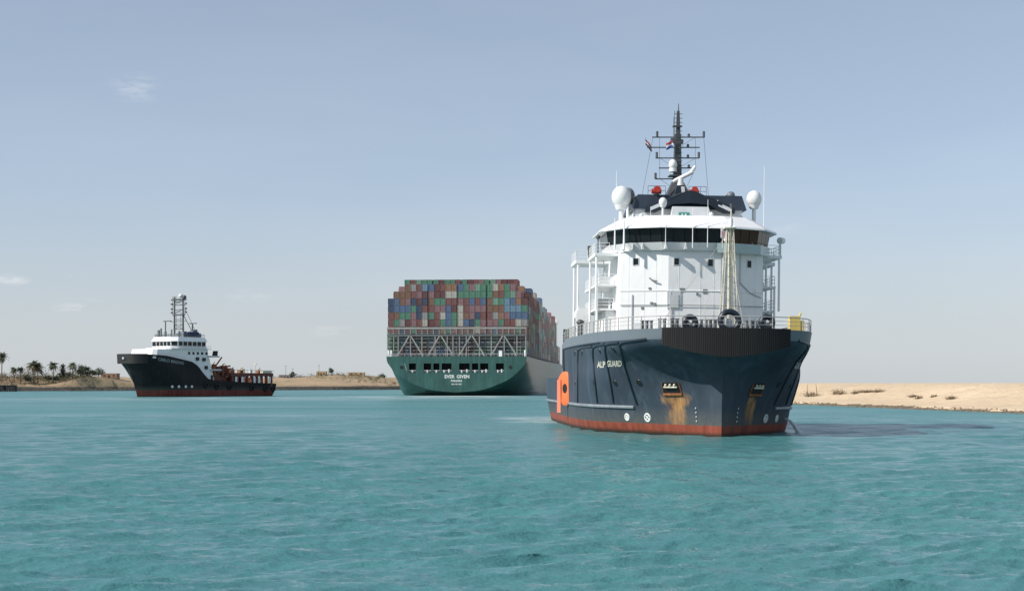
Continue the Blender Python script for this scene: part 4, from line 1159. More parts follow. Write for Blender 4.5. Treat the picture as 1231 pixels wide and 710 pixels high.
fg = MB(); fg.cone((-20.8, -.3, 10.2), (-21.4, -2.2, 13.0), .08); fg.build('stern_flagstaff', M['white'], ship)

for (body, z, size, xo) in (('EVER', 7.75, 1.9, -2.95), ('GIVEN', 7.75, 1.9, 2.75), ('PANAMA', 6.05, 1.15, 0), ('IMO 9811000', 4.7, .75, 0)):
    tv, tf = text_mesh(body, size, 0.06 * size / 2.3, 1.0); t = MB(); t.add([(x * 1.0 + .1 + xo, -.06, y + z) for x, y, _ in tv], tf); t.build('stern_lettering', M['letter'], ship)

# lashing frame over the stern
lf = MB()
def bar(p, q, r): lf.obox(Matrix.Translation((Vector(p) + Vector(q)) / 2) @ (Vector(q) - Vector(p)).to_track_quat('Z', 'Y').to_matrix().to_4x4(), 2 * r, 2 * r, (Vector(q) - Vector(p)).length)
Zt = 28.0
for z, r in ((24.75, .36), (27.6, .42)): bar((-29.3, 1.0, z), (29.3, 1.0, z), r)
for z in (17.0, 18.6, 19.9, 20.4, 21.8, 23.2, 23.7): bar((-29.2, 2.3, z), (29.2, 2.3, z), .16)
for z in (25.7, 26.4): bar((-29.2, .7, z), (29.2, .7, z), .06)
for i in range(25):
    x = -29.1 + i * 58.2 / 24; bar((x, .8, 24.9), (x, .8, 27.4), .14)
    bar((x, 2.2, 16), (x, 2.2, 24.6), .10)
for x in (-26.5, -24.6 + 0, -19.4, -14.6, -9.0, -3.9, -1.5, 1.2, 4.1, 9.6, 14.6, 20.0, 25.3, 29.0, -29.1): bar((x, 1.0, 16.0), (x, 1.0, 24.5), .20)
for ax in (-19.6, -6.8, 6.3, 19.7):
    bar((ax - .3, .8, 24.5), (ax - 5.4, .8, 16.1), .27); bar((ax + .3, .8, 24.5), (ax + 5.6, .8, 16.1), .27)
lf.build('lashing_frame', M['bronze'], ship)
cw = MB(); cw.box(-29.3, 29.3, .4, 2.4, 24.95, 25.1); cw.box(-29.3, 29.3, 1.6, 2.4, 21.0, 21.1); cw.build('catwalk', M['steel'], ship)
sr = MB()
for z in (16.4, 16.9, 17.3): sr.cone((-29.3, .1, z), (29.3, .1, z), .04, k=4)
for x in np.linspace(-29.3, 29.3, 40): sr.cone((x, .1, 16), (x, .1, 17.3), .04, k=4)
sr.build('stern_railing', M['white_grey'], ship)
for x in (-28.6, -27.4, 28.8):
    bt = MB(); bt.cone((x, .6, 16), (x, .6, 18.6), .4, k=10); bt.build('stern_vent', M['white'], ship, smooth=True)
bt = MB(); bt.box(17.8, 19.2, -.1, .9, 16, 18.3); bt.build('deck_locker', M['white'], ship)
# side lashing bridges and far deckhouse/funnel
for kx in range(1, 22):
    y = 2.0 + kx * 14.9
    sb = MB()
    for sg in (-1, 1):
        sb.box(*sorted((sg * 28.9, sg * 29.5)), y - .5, y + .4, 16, 27.0); 
        for z in (18.7, 21.6, 24.5): sb.box(*sorted((sg * 29.0, sg * 29.45)), y - 1.2, y + 1.1, z, z + .15)
    sb.box(-29, 29, y - .4, y + .4, 16, 19)
    sb.build('lashing_bridge', M['bronze'], ship)
sd = MB()
for z in (16.6, 17.2): sd.cone((29.4, 2, z), (29.4, 330, z), .06, k=4)
for y in np.arange(3, 330, 4): sd.cone((29.4, y, 16), (29.4, y, 17.2), .06, k=4)
sd.build('side_railing', M['bronze'], ship)
bh = MB(); bh.box(-29, 29, 272, 286, 16, 40); bh.box(-30, 30, 272, 280, 40, 42.5); bh.box(-4, 4, 275, 280, 42.5, 46); bh.build('deckhouse', M['white'], ship)
fn = MB(); fn.box(-8, 8, 92, 100, 16, 44); fn.build('funnel', M['eg_hull'], ship)

# containers
KINDS = [('brick red', (0.25, 0.095, 0.085), 19), ('dark maroon', (0.17, 0.065, 0.065), 10), ('green', (0.10, 0.27, 0.175), 18), ('pale green', (0.20, 0.36, 0.26), 9), ('blue', (0.10, 0.17, 0.30), 11),
         ('sky blue', (0.17, 0.30, 0.40), 6), ('grey', (0.34, 0.33, 0.315), 10), ('rusty brown', (0.26, 0.13, 0.08), 11), ('cream', (0.50, 0.47, 0.40), 5), ('mauve pink', (0.31, 0.16, 0.17), 9), ('dark blue', (0.06, 0.085, 0.15), 5), ('dusty orange', (0.34, 0.18, 0.10), 5)]
KINDS = [(a, tuple(v * .84 + .16 * (sum(c) / 3) for v in c), w) for a, c, w in KINDS]
CM = [paint(nm.replace(' ', '_') + '_container_paint', c, 0.55, var=0.3, scale=0.35, vscale=(1, 1, .5), dirt=(0.12, 0.07, 0.05), dirt_amt=0.5) for nm, c, _ in KINDS]
M['gap'] = paint('container_door_seam', (0.05, 0.04, 0.04), 0.7)  # near-black seam strip between the two door leaves
WGT = [w for _, _, w in KINDS]
CW, CH, CL = 2.44, 2.89, 12.19
PX = 59.0 / 24
def colx(c): return -29.5 + PX * (c + .5) + ((c - 3) * -.05 if c < 7 else (c - 9) * -.07 if c < 12 else (c - 14) * -.07 if c < 17 else (c - 20) * -.05)
def container_mesh(mat):
    mb = MB()
    w, h, L = CW / 2 - 0.07, CH - 0.14, CL
    # corrugated box with corner posts, rails, recessed door leaves and lock rods
    mb.box(-w + .07, w - .07, .10, L - .1, .1, h - .08)
    for sx_ in (-1, 1):
        for y in (0, L - .16): mb.box(*sorted((sx_ * w, sx_ * (w - .15))), y, y + .16, 0, h)
        for z in (0, h - .12): mb.box(*sorted((sx_ * w, sx_ * (w - .11))), .16, L - .16, z, z + .12)
        for i in range(20):
            y = .45 + i * .57; mb.box(*sorted((sx_ * (w - .08), sx_ * (w - .025))), y, y + .28, .13, h - .13)
    for z in (0, h - .14): mb.box(-w + .15, w - .15, 0, .14, z, z + .14)
    for x in (-.75, -.28, .28, .75): mb.cone((x, .06, .12), (x, .06, h - .12), .035, k=5)
    mb.box(-.02, .02, .075, .1, .12, h - .12, 1)
    me = bpy.data.meshes.new('container'); me.from_pydata(mb.v, [], mb.f); me.materials.append(mat); me.materials.append(M['gap'])
    me.polygons.foreach_set('material_index', mb.m); me.update()
    return me
CME = [container_mesh(m) for m in CM]
ORD = ['', 'first', 'second', 'third', 'fourth', 'fifth', 'sixth', 'seventh', 'eighth', 'ninth', 'tenth', 'eleventh', 'twelfth', 'thirteenth', 'fourteenth', 'fifteenth', 'sixteenth', 'seventeenth', 'eighteenth', 'nineteenth', 'twentieth', 'twenty-first', 'twenty-second', 'twenty-third', 'twenty-fourth']
Z0 = 16.95
def put_container(ci, col, tier, bay, label):
    o = bpy.data.objects.new('shipping_container', CME[ci]); COL.objects.link(o)
    loc = EM @ Vector((colx(col), 3.0 + bay * 14.9 + random.uniform(-.05, .05), Z0 + tier * CH))
    o.location = loc; o.rotation_euler = (0, 0, EROT); o.scale = ESC
    tag(o, label, 'container', 'containers stacked on the container ship')
def pick(): return random.choices(range(len(KINDS)), WGT)[0]
tops0 = [8, 9, 9] + [10] * 18 + [10, 9, 8]
count = 0
prev = {}
for col in range(24):
    for tier in range(tops0[col]):
        ci = pick()
        if tier and random.random() < .12: ci = prev[(col, tier - 1)]
        elif col and (col - 1, tier) in prev and random.random() < .12: ci = prev[(col - 1, tier)]
        if tier >= 8 and 12 <= col <= 20 and random.random() < .5: ci = 2
        prev[(col, tier)] = ci
        side = ('column from the left' if col < 12 else 'column from the right'); cn = col + 1 if col < 12 else 24 - col
        where = f'{ORD[tier + 1]} tier behind the lattice' if tier < 4 else f'{ORD[tier - 3]} tier above the lattice'
        put_container(ci, col, tier, 0, f'{KINDS[ci][0]} container facing astern, {ORD[cn]} {side}, {where}'); count += 1
heights = [10, 11, 10, 9, 10, 10, 9, 10, 9, 9, 10, 9, 8, 9, 9, 8, 9, 9]
side_h = [8, 9, 10, 9, 10, 9, 9, 10, 8, 9, 9, 8, 8, 9, 8, 8, 9, 8]
for col in range(2, 22):       # the taller second bay peeps over the first
    if count >= 300: break
    ci = random.choice((0, 1, 2, 2, 3, 9)); sd_ = 'left' if col < 12 else 'right'; cn = col + 1 if col < 12 else 24 - col
    put_container(ci, col, 10, 1, f'{KINDS[ci][0]} container topping the second bay from astern, {ORD[cn]} column from the {sd_}'); count += 1
done = set()
for bay in range(1, 12):
    for tier in range(side_h[bay]):
        if count >= 300: break
        ci = pick(); done.add((bay, tier))
        put_container(ci, 23, tier, bay, f'{KINDS[ci][0]} container along the starboard side, {ORD[bay + 1]} bay from astern, {ORD[tier + 1]} tier up'); count += 1
rest = MB()
def rest_box(col, tier, bay, ci):
    x = colx(col); y = 3.0 + bay * 14.9; z = Z0 + tier * CH
    rest.box(x - CW / 2 + .03, x + CW / 2 - .03, y, y + CL, z, z + CH - .06, ci)
for bay in range(1, 18):
    H = heights[bay]
    for col in range(24):
        edge = min(col, 23 - col); h = H if edge > 2 else max(side_h[bay], 0) if edge == 0 else min(H, side_h[bay] + edge)
        if bay == 1 and 2 <= col < 22: h = 10
        for tier in range(h):
            if col == 23 and (bay, tier) in done: continue
            if edge <= 1 or tier >= h - 2: rest_box(col, tier, bay, pick())
ro = rest.build('container_stacks', CM); ro.location = EG; ro.rotation_euler = (0, 0, EROT); ro.scale = ESC
tag(ro, 'mass of mixed containers stacked forward along the container ship', 'containers', kind='stuff')

# ------------------------------------------------------------------ black supply tug on the left
TY = 530.0
LS = Vector((world_x(165, TY), TY, 0)); LROT = -R(38.3)
lt_ = empty('supply_tug', LS, (0, 0, LROT))
tag(lt_, 'black hulled supply tug with white bridge, red waterline and tall twin legged mast', 'tug')
lv = [
    (-1.5, [(.5, 0), (6, 4.5), (14, 7.6), (24, 8.2), (45, 8.2), (55, 7)]),
    (0, [(0, 0), (6, 4.8), (14, 7.9), (24, 8.4), (45, 8.4), (57, 7.6)]),
    (3.2, [(-1.0, 0), (4, 5.0), (12, 8), (22, 8.5), (45, 8.5), (58.5, 8)]),
    (6.5, [(-2.2, 0), (1.5, 5.2), (10, 8.2), (20, 8.6), (45, 8.6), (59, 8.2)]),
    (10, [(-3.7, 0), (-1.6, 4.9), (6, 8.2), (16, 8.7), (45, 8.7), (59, 8.3)]),
    (12.6, [(-5.0, 0), (-4.5, 4.0), (-1, 7.2), (8, 8.7), (45, 8.7), (59, 8.3)]),
    (15.2, [(-5.6, 0), (-5.2, 4.4), (-1.5, 7.6), (8, 8.8), (45, 8.7), (59, 8.3)]),
]
ltl = Loft(lv, 90)
def lt_top(s):
    pts = [(-8, 15.2), (0, 14.9), (6, 14.5), (12, 13.4), (16.5, 12.5), (18.5, 11.2), (20.5, 8.0), (22, 6.4), (26, 5.8), (40, 5.2), (60, 4.6)]
    return float(np.interp(s, [a for a, _ in pts], [b for _, b in pts]))
lh = MB(); ltl.shell(lh, list(np.linspace(-1.5, 15.2, 22)), lt_top)
def deckz(s): return lt_top(s) - 1.1
oo_ = ltl.outline(5); k = len(oo_)
dv_ = []
for sg in (-1, 1):
    for s, b in oo_:
        z = deckz(s); ob = ltl.outline(max(z, -1))
        dv_.append((sg * max(np.interp(s, ob[:, 0], ob[:, 1]) - .05, 0), s, z))
lh.add(dv_, [(j, j + 1, k + j + 1, k + j) for j in range(k - 1)], 1)
zt_ = [-1.5, 1, 3, lt_top(58.5)]
ob = [ltl.outline(z)[-1] for z in zt_]
lh.add([(-q[1], q[0], z) for q, z in zip(ob, zt_)] + [(q[1], q[0], z) for q, z in zip(ob, zt_)], [(i, i + 4, i + 5, i + 1) for i in range(3)])
M['lt_hull'] = hull_mat('black_hull_paint', (0.012, 0.013, 0.016), (0.20, 0.05, 0.04), 2.3, None, 99, (), 0.35, 0.45, spec=0.2)
lh.build('hull', [M['lt_hull'], M['deck']], lt_, smooth=True, angle=40)
bfm = MB()
o = [q for q in ltl.outline(13.9) if q[0] < -0.5]
ptsb = [(-b, s - .15, 0) for s, b in o][::-1] + [(b, s - .15, 0) for s, b in o][1:]
vs = []
for (x, y, _) in ptsb:
    f = 1.035
    vs += [(x * f, y - .1, 11.7), (x * f, y - .3, 15.1), (x * .97, y + .5, 15.1)]
bfm.add(vs, [(3 * i, 3 * i + 3, 3 * i + 4, 3 * i + 1) for i in range(len(ptsb) - 1)] + [(3 * i + 1, 3 * i + 4, 3 * i + 5, 3 * i + 2) for i in range(len(ptsb) - 1)])
bfm.build('bow_fender', paint('worn_grey_black_rubber', (0.012, 0.0115, 0.012), 0.7, var=.5, scale=.8), lt_)
for (s_, z) in ((-5.6, 13.6), (1.0, 13.9)):
    o = ltl.outline(z); b = np.interp(s_, o[:, 0], o[:, 1]); c_ = MB(); c_.box(b - .3, b + .35, s_ - .6, s_ + .6, z - .35, z + .35); c_.build('fairlead', M['white_grey'], lt_)
for s_ in (9.5, 12.0, 14.8, 17.5):
    o = ltl.outline(3.6); b = np.interp(s_, o[:, 0], o[:, 1]); c_ = MB(); c_.disc((b, s_, 3.6), (1, -.2, 0), .48, .1); c_.build('thruster_mark', M['letter'], lt_)
# name on the port bow
tv, tf = text_mesh('CARLO MAGNO', 1.5, .05); vs = []
for x, y, _ in tv:
    s_ = 8.0 + x * 1.0; z = 12.55 + y - (s_ - 8) * .13; o = ltl.outline(z); vs.append((np.interp(s_, o[:, 0], o[:, 1]) + .08, s_, z))
t = MB(); t.add(vs, tf); t.build('name_lettering', M['strake'], lt_)
# superstructure
sh = MB()
def pl4(w, s0, s1, ch=1.2): return [(-w + ch, s0), (w - ch, s0), (w, s0 + ch), (w, s1), (-w, s1), (-w, s0 + ch)]
sh.frustum(pl4(7.2, 1.5, 9), 13.2, pl4(7.0, 2.2, 9), 16.9)
sh.frustum(pl4(7.2, 8, 27), 9, pl4(7.0, 8, 26), 17.4)
sh.frustum(pl4(7.6, 20, 29, .5), 4.6, pl4(6.8, 20, 27, .5), 14)
lh_o = sh.build('deckhouse', M['white'], lt_)
for (s_, z) in ((20.5, 13.6), (23.5, 13.4), (24.5, 10.5)):
    c_ = MB(); c_.box(6.95, 7.75, s_, s_ + 1.1, z - .6, z + .6); c_.build('window', M['glass'], lh_o)
for (s_, z, h_) in ((17, 15.6, .9), (19, 15.6, .9), (21, 15.6, .9), (23, 15.6, .9), (25, 15.6, .9), (27.2, 6.8, 1.9)):
    c_ = MB(); c_.box(6.9, 7.25 if z > 10 else 7.75, s_, s_ + .8, z - h_ / 2, z + h_ / 2); c_.build('window' if z > 10 else 'door', M['glass'], lh_o)
gl = MB(); gl.box(6.9, 8.0, 9, 27, 17.0, 17.2); gl.build('walkway', M['white_grey'], lh_o)
for z in (17.7, 18.2):
    gl = MB(); gl.tube([(7.9, 9, z), (7.9, 27, z)], .05, 5); gl.build('handrail', M['white_grey'], lh_o)
wh2 = MB(); wh2.frustum(pl4(7.0, 10.6, 25.4, 2), 17.4, pl4(7.2, 10.4, 25.6, 2), 18.0); wh2.frustum(pl4(7.3, 10.3, 25.8, 2), 19.85, pl4(6.6, 11, 25, 2), 21.4)
wh2.frustum(pl4(6.8, 10.8, 25.2, 2), 18.0, pl4(6.9, 10.7, 25.3, 2), 19.86)
who = wh2.build('wheelhouse', M['white'], lt_)
ring_ = pl4(7.0, 10.6, 25.4, 2)
for a, b, kk in ((0, 1, 5), (1, 2, 1), (2, 3, 6), (4, 5, 6), (5, 0, 1)):
    A_, B_ = Vector((*ring_[a], 0)), Vector((*ring_[b], 0)); tv_ = (B_ - A_).normalized(); nn = Vector((tv_.y, -tv_.x, 0)); L_ = (B_ - A_).length
    for i in range(kk):
        c_ = A_.lerp(B_, (i + .5) / kk) + Vector((0, 0, 18.95)); w_ = MB(); panel(c_ - nn * .12, nn, tv_, L_ / kk * .72, 1.45, .2, w_); w_.build('window', M['glass'], who)
tr = MB()
for z in (22.4, 21.9):
    q = [(x, y, z) for x, y in pl4(6.4, 11.2, 25, 2)]; tr.tube(q + [q[0]], .06, 5)
for (x, y) in pl4(6.4, 11.2, 25, 2): tr.cone((x, y, 21.4), (x, y, 22.4), .06, k=5)
for t_ in np.linspace(0, 1, 9): tr.cone((6.4, 13 + 12 * t_, 21.4), (6.4, 13 + 12 * t_, 22.4), .06, k=5); tr.cone((-4.4 + 8.8 * t_, 11.2, 21.4), (-4.4 + 8.8 * t_, 11.2, 22.4), .06, k=5)
tr.build('handrail', M['mast'], lt_)
tg = MB()
for (x, y, w, h) in ((-4.5, 13, .8, 2.6), (-2.6, 12.5, .5, 3.2), (-.5, 12.8, .7, 2.0), (4.6, 17, 1.6, 2.1), (5, 21, 1.8, 2.5), (3.5, 23, 1.4, 2.9), (1.5, 14, .4, 2.8), (5.2, 14.5, .5, 2.2)): tg.box(x - w / 2, x + w / 2, y - w / 2, y + w / 2, 21.3, 21.4 + h)
tg.box(-1.2, 5.8, 17.5, 24, 21.3, 22.9)
tg.build('roof_equipment', M['dome_grey'], lt_)
bb = MB(); bb.box(1.0, 6.4, 17.2, 17.5, 22.2, 23.3); bb.box(6.3, 6.5, 17.4, 22.5, 22.2, 23.3); bb.build('canvas_screen', paint('blue_canvas', (.035, .045, .11), .8), lt_)
lm = MB()
for x in (-2.4, 2.4):
    lm.cone((x, 18.5, 21.3), (x, 18.5, 36.2), .34, .28, 8)
for z, w in ((24.3, 2.9), (29.6, 3.0), (33.0, 3.0), (35.2, 4.0)): lm.box(-w, w, 18.3, 18.7, z, z + .28)
for z in (30.2, 33.6): lm.tube([(-2.4, 18.5, z), (2.4, 18.5, z + 1.6)], .09, 5)
for x in (-1.2, 1.2): lm.cone((x, 18.4, 24.3), (x, 18.4, 29.6), .07, k=5)
lm.tube([(2.6, 18.5, 29.5), (4.4, 22.5, 21.4)], .12, 6); lm.tube([(3.4, 18.7, 31.5), (5.6, 23, 21.4)], .07, 6)
lm.box(-4.3, 4.3, 18, 18.2, 28.0 - .9, 27.3); 
for z in (30.5, 31.8, 33.6):
    for x in (-3.9, 3.9): lm.box(x - .3, x + .3, 18.2, 18.8, z - .3, z + .3); lm.cone((x, 18.5, z), (x * .62, 18.5, z), .05, k=4)
for z in (26.0, 27.8, 31.4, 34.2): lm.box(-2.4, 2.4, 18.35, 18.65, z, z + .2)
for z0 in (24.5, 29.9, 33.2): lm.cone((-2.3, 18.5, z0), (2.3, 18.5, z0 + 1.6), .08, k=4); lm.cone((2.3, 18.5, z0), (-2.3, 18.5, z0 + 1.6), .08, k=4)
lm.box(-3.4, 3.6, 17.6, 19.4, 34.9, 35.1); lm.box(-2.9, 2.9, 17.8, 19.2, 29.4, 29.6)
for x in (-3.3, -1.6, 3.4): lm.cone((x, 18.5, 35), (x, 18.5, 36.6), .09, k=5)
for x in (-3.4, 3.4): lm.cone((x, 18.5, 29.6), (x, 18.5, 35), .09, k=5)
lmo = lm.build('mast', M['mast'], lt_)
rm_ = MB(); rm_.ball((1.2, 18.5, 36.5), .85, .9); rm_.build('radome', M['radome'], lmo, smooth=True)
rm_ = MB(); rm_.ball((3.1, 18.5, 35.9), .8, 1); rm_.build('searchlight', M['mast'], lmo, smooth=True)
rm_ = MB(); rm_.box(-5.5, -1.2, 15.8, 16.2, 27.2, 27.5); rm_.cone((-4.4, 16, 21.4), (-4.4, 16, 27.3), .2); rm_.build('radar_scanner', M['mast'], lmo)
rm_ = MB(); rm_.box(3.0, 6.8, 20.8, 21.2, 26.3, 26.6); rm_.cone((4.6, 21, 21.4), (4.6, 21, 26.5), .25); rm_.build('radar_scanner', M['mast'], lmo)
pf = MB(); pf.box(5.6, 9.0, 26, 30, 14.2, 14.8); pf.box(6.2, 8.4, 27, 31.5, 9.4, 9.9); pf.build('side_platform', M['white_grey'], lt_)
fu = MB(); fu.frustum([(6.9, 28.2), (8.3, 28.2), (8.3, 29.6), (6.9, 29.6)], 14.8, [(7.0, 28.6), (8.1, 28.6), (8.1, 30.0), (7.0, 30.0)], 16.6); fu.build('funnel', M['black'], lt_)
# aft deck gear
wc = MB()
wc.box(-6, 6, 29, 36, 4, 8.6); wc.cone((-4, 34, 8.8), (6, 34, 8.8), 1.6, k=14); wc.box(2, 6.5, 31, 33, 8.6, 11); wc.box(-1, 1, 30, 32, 8.6, 11.4)
wc.build('towing_winch', M['redbrown'], lt_, smooth=True)
cr = MB(); cr.cone((5.5, 31, 8.6), (5.5, 31, 11.0), .5); cr.tube([(5.5, 31, 11), (6.5, 33.2, 14.4)], .28, 6); cr.tube([(4.6, 33, 10.6), (5.6, 38, 11.2)], .3, 6); cr.box(5, 7.5, 36, 38, 8.2, 10.4)
cr.build('deck_crane', paint('rusty_crane_orange', (.36, .10, .05), .6, var=.4), lt_)
crl = MB()
for sg in (-1, 1):
    crl.box(*sorted((sg * 7.2, sg * 8.3)), 36, 57, 7.4, 8.6)
    for s_ in np.arange(36.5, 57, 2.4): crl.box(*sorted((sg * 7.4, sg * 8.2)), s_, s_ + 1.0, 3.5, 7.5)
crl.box(-7, 7, 40, 43, 3.5, 7.2); crl.box(-6, 6, 50, 52, 3.5, 7)
crl.build('cargo_rail', M['redbrown'], lt_)
for (x_, s_, w_, h_, mt_) in ((3, 37.5, 1.6, 2.2, 'rust'), (5, 39.5, 1.2, 1.4, 'redbrown'), (1, 38.5, 2, 2.8, 'rust'), (6.3, 29.5, 1.2, 3.2, 'rust'), (4.5, 44, 1.8, 1.2, 'rust'), (2, 47, 1.4, 1.6, 'cream'), (5.5, 48, 1, 1.3, 'white_grey'), (6.5, 33.5, .8, 2.6, 'redbrown'), (3.5, 54, 1.6, 1.2, 'rust')):
    dg_ = MB(); dg_.box(x_ - w_ / 2, x_ + w_ / 2, s_ - w_ / 2, s_ + w_ / 2, 7.6, 8.6 + h_); dg_.cone((x_ - w_ * .2, s_, 8.6 + h_), (x_ + w_ * .5, s_, 9.4 + h_), .14, k=5); dg_.build('deck_gear', M[mt_], lt_)
wp = MB()
for s_ in (38.0, 41.0, 47.0, 49.3, 54.6): wp.box(8.28, 8.5, s_, s_ + .9, 4.9, 7.2)
wp.build('bulwark_post', M['white'], lt_)
tp = MB()
for s_ in np.arange(36, 58, 2.2): tp.cone((7.7, s_, 8.6), (7.7, s_, 9.8), .09, k=5)
tp.tube([(7.7, 36, 9.8), (7.7, 58, 9.4)], .09, 5); tp.box(6.5, 8, 52, 56.5, 8.6, 9.6); tp.cone((6, 50, 8.6), (6, 50, 12), .1); tp.box(5.4, 6.8, 49.7, 50.2, 11.8, 12.1)
tp.build('aft_railing', M['cream'], lt_)
for s_ in (24, 29, 35, 46, 53, 57):
    z = max(lt_top(s_) - 2.0, 2.6); o = ltl.outline(z); b = np.interp(s_, o[:, 0], o[:, 1]); ty = MB(); ty.ring((b + .2, s_, z), (1, 0, 0), .8, .34, 18, 8); ty.build('tyre_fender', M['black'], lt_, smooth=True)

# ------------------------------------------------------------------ banks' things
def ground_z(px, Y):           # drop a ray on the built terrain
    x = world_x(px, Y)
    dg = bpy.context.evaluated_depsgraph_get()
    best = None
    for nm in ('left_canal_bank', 'right_canal_bank'):
        ob = bpy.data.objects[nm]
        ok, loc, _, _ = ob.ray_cast(Vector((x, Y, 80)), Vector((0, 0, -1)))
        if ok: best = loc.z if best is None else max(best, loc.z)
    return Vector((x, Y, best if best is not None else 6.0))
bpy.context.view_layer.update()

M['palm_leaf'] = paint('palm_frond', (0.080, 0.095, 0.048), 0.7, var=0.4, scale=1.5)
M['palm_dry'] = paint('dry_palm_frond', (0.16, 0.12, 0.06), 0.8, var=0.3, scale=1.5)
M['bark'] = paint('palm_bark', (0.15, 0.10, 0.065), 0.9, var=0.35, scale=2)
M['leaf'] = paint('bush_leaf', (0.070, 0.085, 0.045), 0.7, var=0.5, scale=.9)
M['leaf2'] = paint('grey_green_leaf', (0.085, 0.095, 0.050), 0.7, var=0.4, scale=.9)
M['dry'] = paint('dry_scrub', (0.20, 0.14, 0.07), 0.85, var=0.4, scale=1)

def palm(px, Y, h, label, fr=4.2, n_=26, trunks=1, spread=1.2, dry=0.2):
    base = ground_z(px, Y)
    r = empty('palm_tree', base); tag(r, label, 'palm tree', 'trees on the far left bank')
    for t in range(trunks):
        ox = (t - (trunks - 1) / 2) * spread; lean = random.uniform(-.5, .5); hh = h * random.uniform(.88, 1.0) if t else h
        tk = MB(); pts = [(ox + lean * u * u, .4 * t, -0.5 + (hh + .5) * u) for u in np.linspace(0, 1, 7)]
        tk.tube(pts, [.36 - .12 * u for u in np.linspace(0, 1, 7)], 7); tk.build('trunk', M['bark'], r, smooth=True)
        cr_ = MB()
        for i in range(n_):
            az = random.uniform(0, 6.283); el = random.uniform(-.75, 1.3); L = fr * random.uniform(.6, .86); mi = 1 if el < -.1 and random.random() < dry * 3 else 0
            d = Vector((math.cos(az) * math.cos(el), math.sin(az) * math.cos(el), math.sin(el))); p = Vector((pts[-1][0], pts[-1][1], hh)); prev_ = None
            sidev = d.cross(Vector((0, 0, 1))).normalized()
            for k_ in range(8):
                u = k_ / 7; q = p + d * (L * u) + Vector((0, 0, -L * .55 * u * u)); w = .75 * math.sin(math.pi * min(u * .9 + .1, 1)) + .04
                if prev_ is not None:
                    for s_ in (-1, 1):
                        a = prev_[0]; lw = sidev * s_ * w * 1.2; dr = Vector((0, 0, -w * .9))
                        for z_ in range(2):
                            a0 = a.lerp(q, z_ * .5); a1 = a.lerp(q, z_ * .5 + .36)
                            cr_.add([a0, a1, a1 + lw + dr + d * .25, a0 + lw + dr + d * .3], [(0, 1, 2, 3)], mi)
                prev_ = (q, w)
        cr_.build('crown', [M['palm_leaf'], M['palm_dry']], r)
    return r
palm(2, 905, 17.5, 'tall thin palm at the left edge of the left bank', 6.2, 40)
palm(17, 915, 8.5, 'small palm, left one of a close pair near the left edge', 4.4, 34)
palm(24.5, 912, 9.0, 'small palm, right one of a close pair near the left edge', 4.4, 34)
palm(43, 915, 12.5, 'widest palm on the left bank, with two stout trunks', 7.2, 60, 2, 2.4, .35)
palm(64, 925, 11.0, 'round headed palm just right of the twin trunk palm', 5.6, 44)
palm(87.5, 930, 9.5, 'slim palm rising from bushes, left of the broad round tree', 5.0, 40)

def tree(px, Y, h, w, label, mat='leaf', shape='round', n_=900, name='broadleaf_tree', cat='tree', group='trees on the far left bank', trunk=True):
    base = ground_z(px, Y)
    r = empty(name, base); tag(r, label, cat, group)
    if trunk:
        tk = MB(); tk.tube([(0, 0, -.5), (.15, 0, h * .35), (0, .1, h * .7)], [.28, .2, .1], 6)
        for i in range(4):
            a = i * 1.6; tk.tube([(.1, 0, h * .35), (math.cos(a) * w * .3, math.sin(a) * w * .3, h * .62)], [.12, .05], 5)
        tk.build('trunk', M['bark'], r, smooth=True)
    cr_ = MB(); clumps = []
    for i in range(14):
        a = random.uniform(0, 6.283); t = random.random()
        if shape == 'cone': zz_ = h * (.2 + .78 * t); rad = w * .5 * (1.05 - t) * random.uniform(.3, 1)
        else: zz_ = h * (.38 + .52 * t); rad = w * .5 * math.sqrt(max(.08, 1 - (2 * t - .9) ** 2)) * random.uniform(.3, .95)
        clumps.append((math.cos(a) * rad, math.sin(a) * rad, zz_, w * random.uniform(.10, .19)))
    for i in range(n_):
        cx_, cy_, cz_, cr0 = random.choice(clumps) if shape != 'cone' or random.random() < .5 else (0, 0, h * random.uniform(.2, .95), w * .14); v = Vector((random.gauss(0, 1), random.gauss(0, 1), random.gauss(0, .8))) * cr0 * .75
        p = Vector((cx_, cy_, cz_)) + v; s_ = random.uniform(.18, .42)
        a = Vector((random.gauss(0, 1), random.gauss(0, 1), random.gauss(0, 1))).normalized() * s_; b = a.orthogonal().normalized() * s_ * .8
        cr_.add([p - a, p - b, p + a, p + b], [(0, 1, 2, 3)])
    cr_.build('crown', M[mat], r)
    return r
tree(75.5, 928, 10.5, 5.5, 'dark pointed conifer shaped tree among the palms', shape='cone')
tree(97, 930, 8.2, 7.5, 'broad round dark tree near the sand mound')
tree(104, 934, 6.8, 6.5, 'lower round dark tree touching the sand mound', n_=700)
tree(118, 940, 5.8, 7, 'grey green tree peeping over the sand mound', 'leaf2', n_=600)
for (px, Y, h, w, lab, mt) in ((33, 920, 4.5, 5, 'dark bush at the foot of the small palm pair', 'leaf'), (58, 924, 4.0, 5, 'brownish bush right of the twin trunk palm', 'leaf2'), (68, 922, 3.6, 5, 'low olive bush under the pointed tree', 'leaf'),
                          (82, 926, 5.4, 7, 'pale green bush between pointed tree and slim palm', 'leaf2'), (111, 940, 4.2, 5, 'small dark bush on the slope of the sand mound', 'leaf'),
                          (352, 1085, 5, 5, 'dark bush beside the grey hut on the far bank', 'leaf'), (397, 1100, 5.4, 5, 'upright bush on the bank midway to the container ship', 'leaf'),
                          (459, 1130, 3.6, 6, 'dark bush against the container ship left edge', 'leaf')):
    tree(px, Y, h, w, lab, mt, n_=420, name='bush', cat='bush', group='bushes on the far bank', trunk=False)

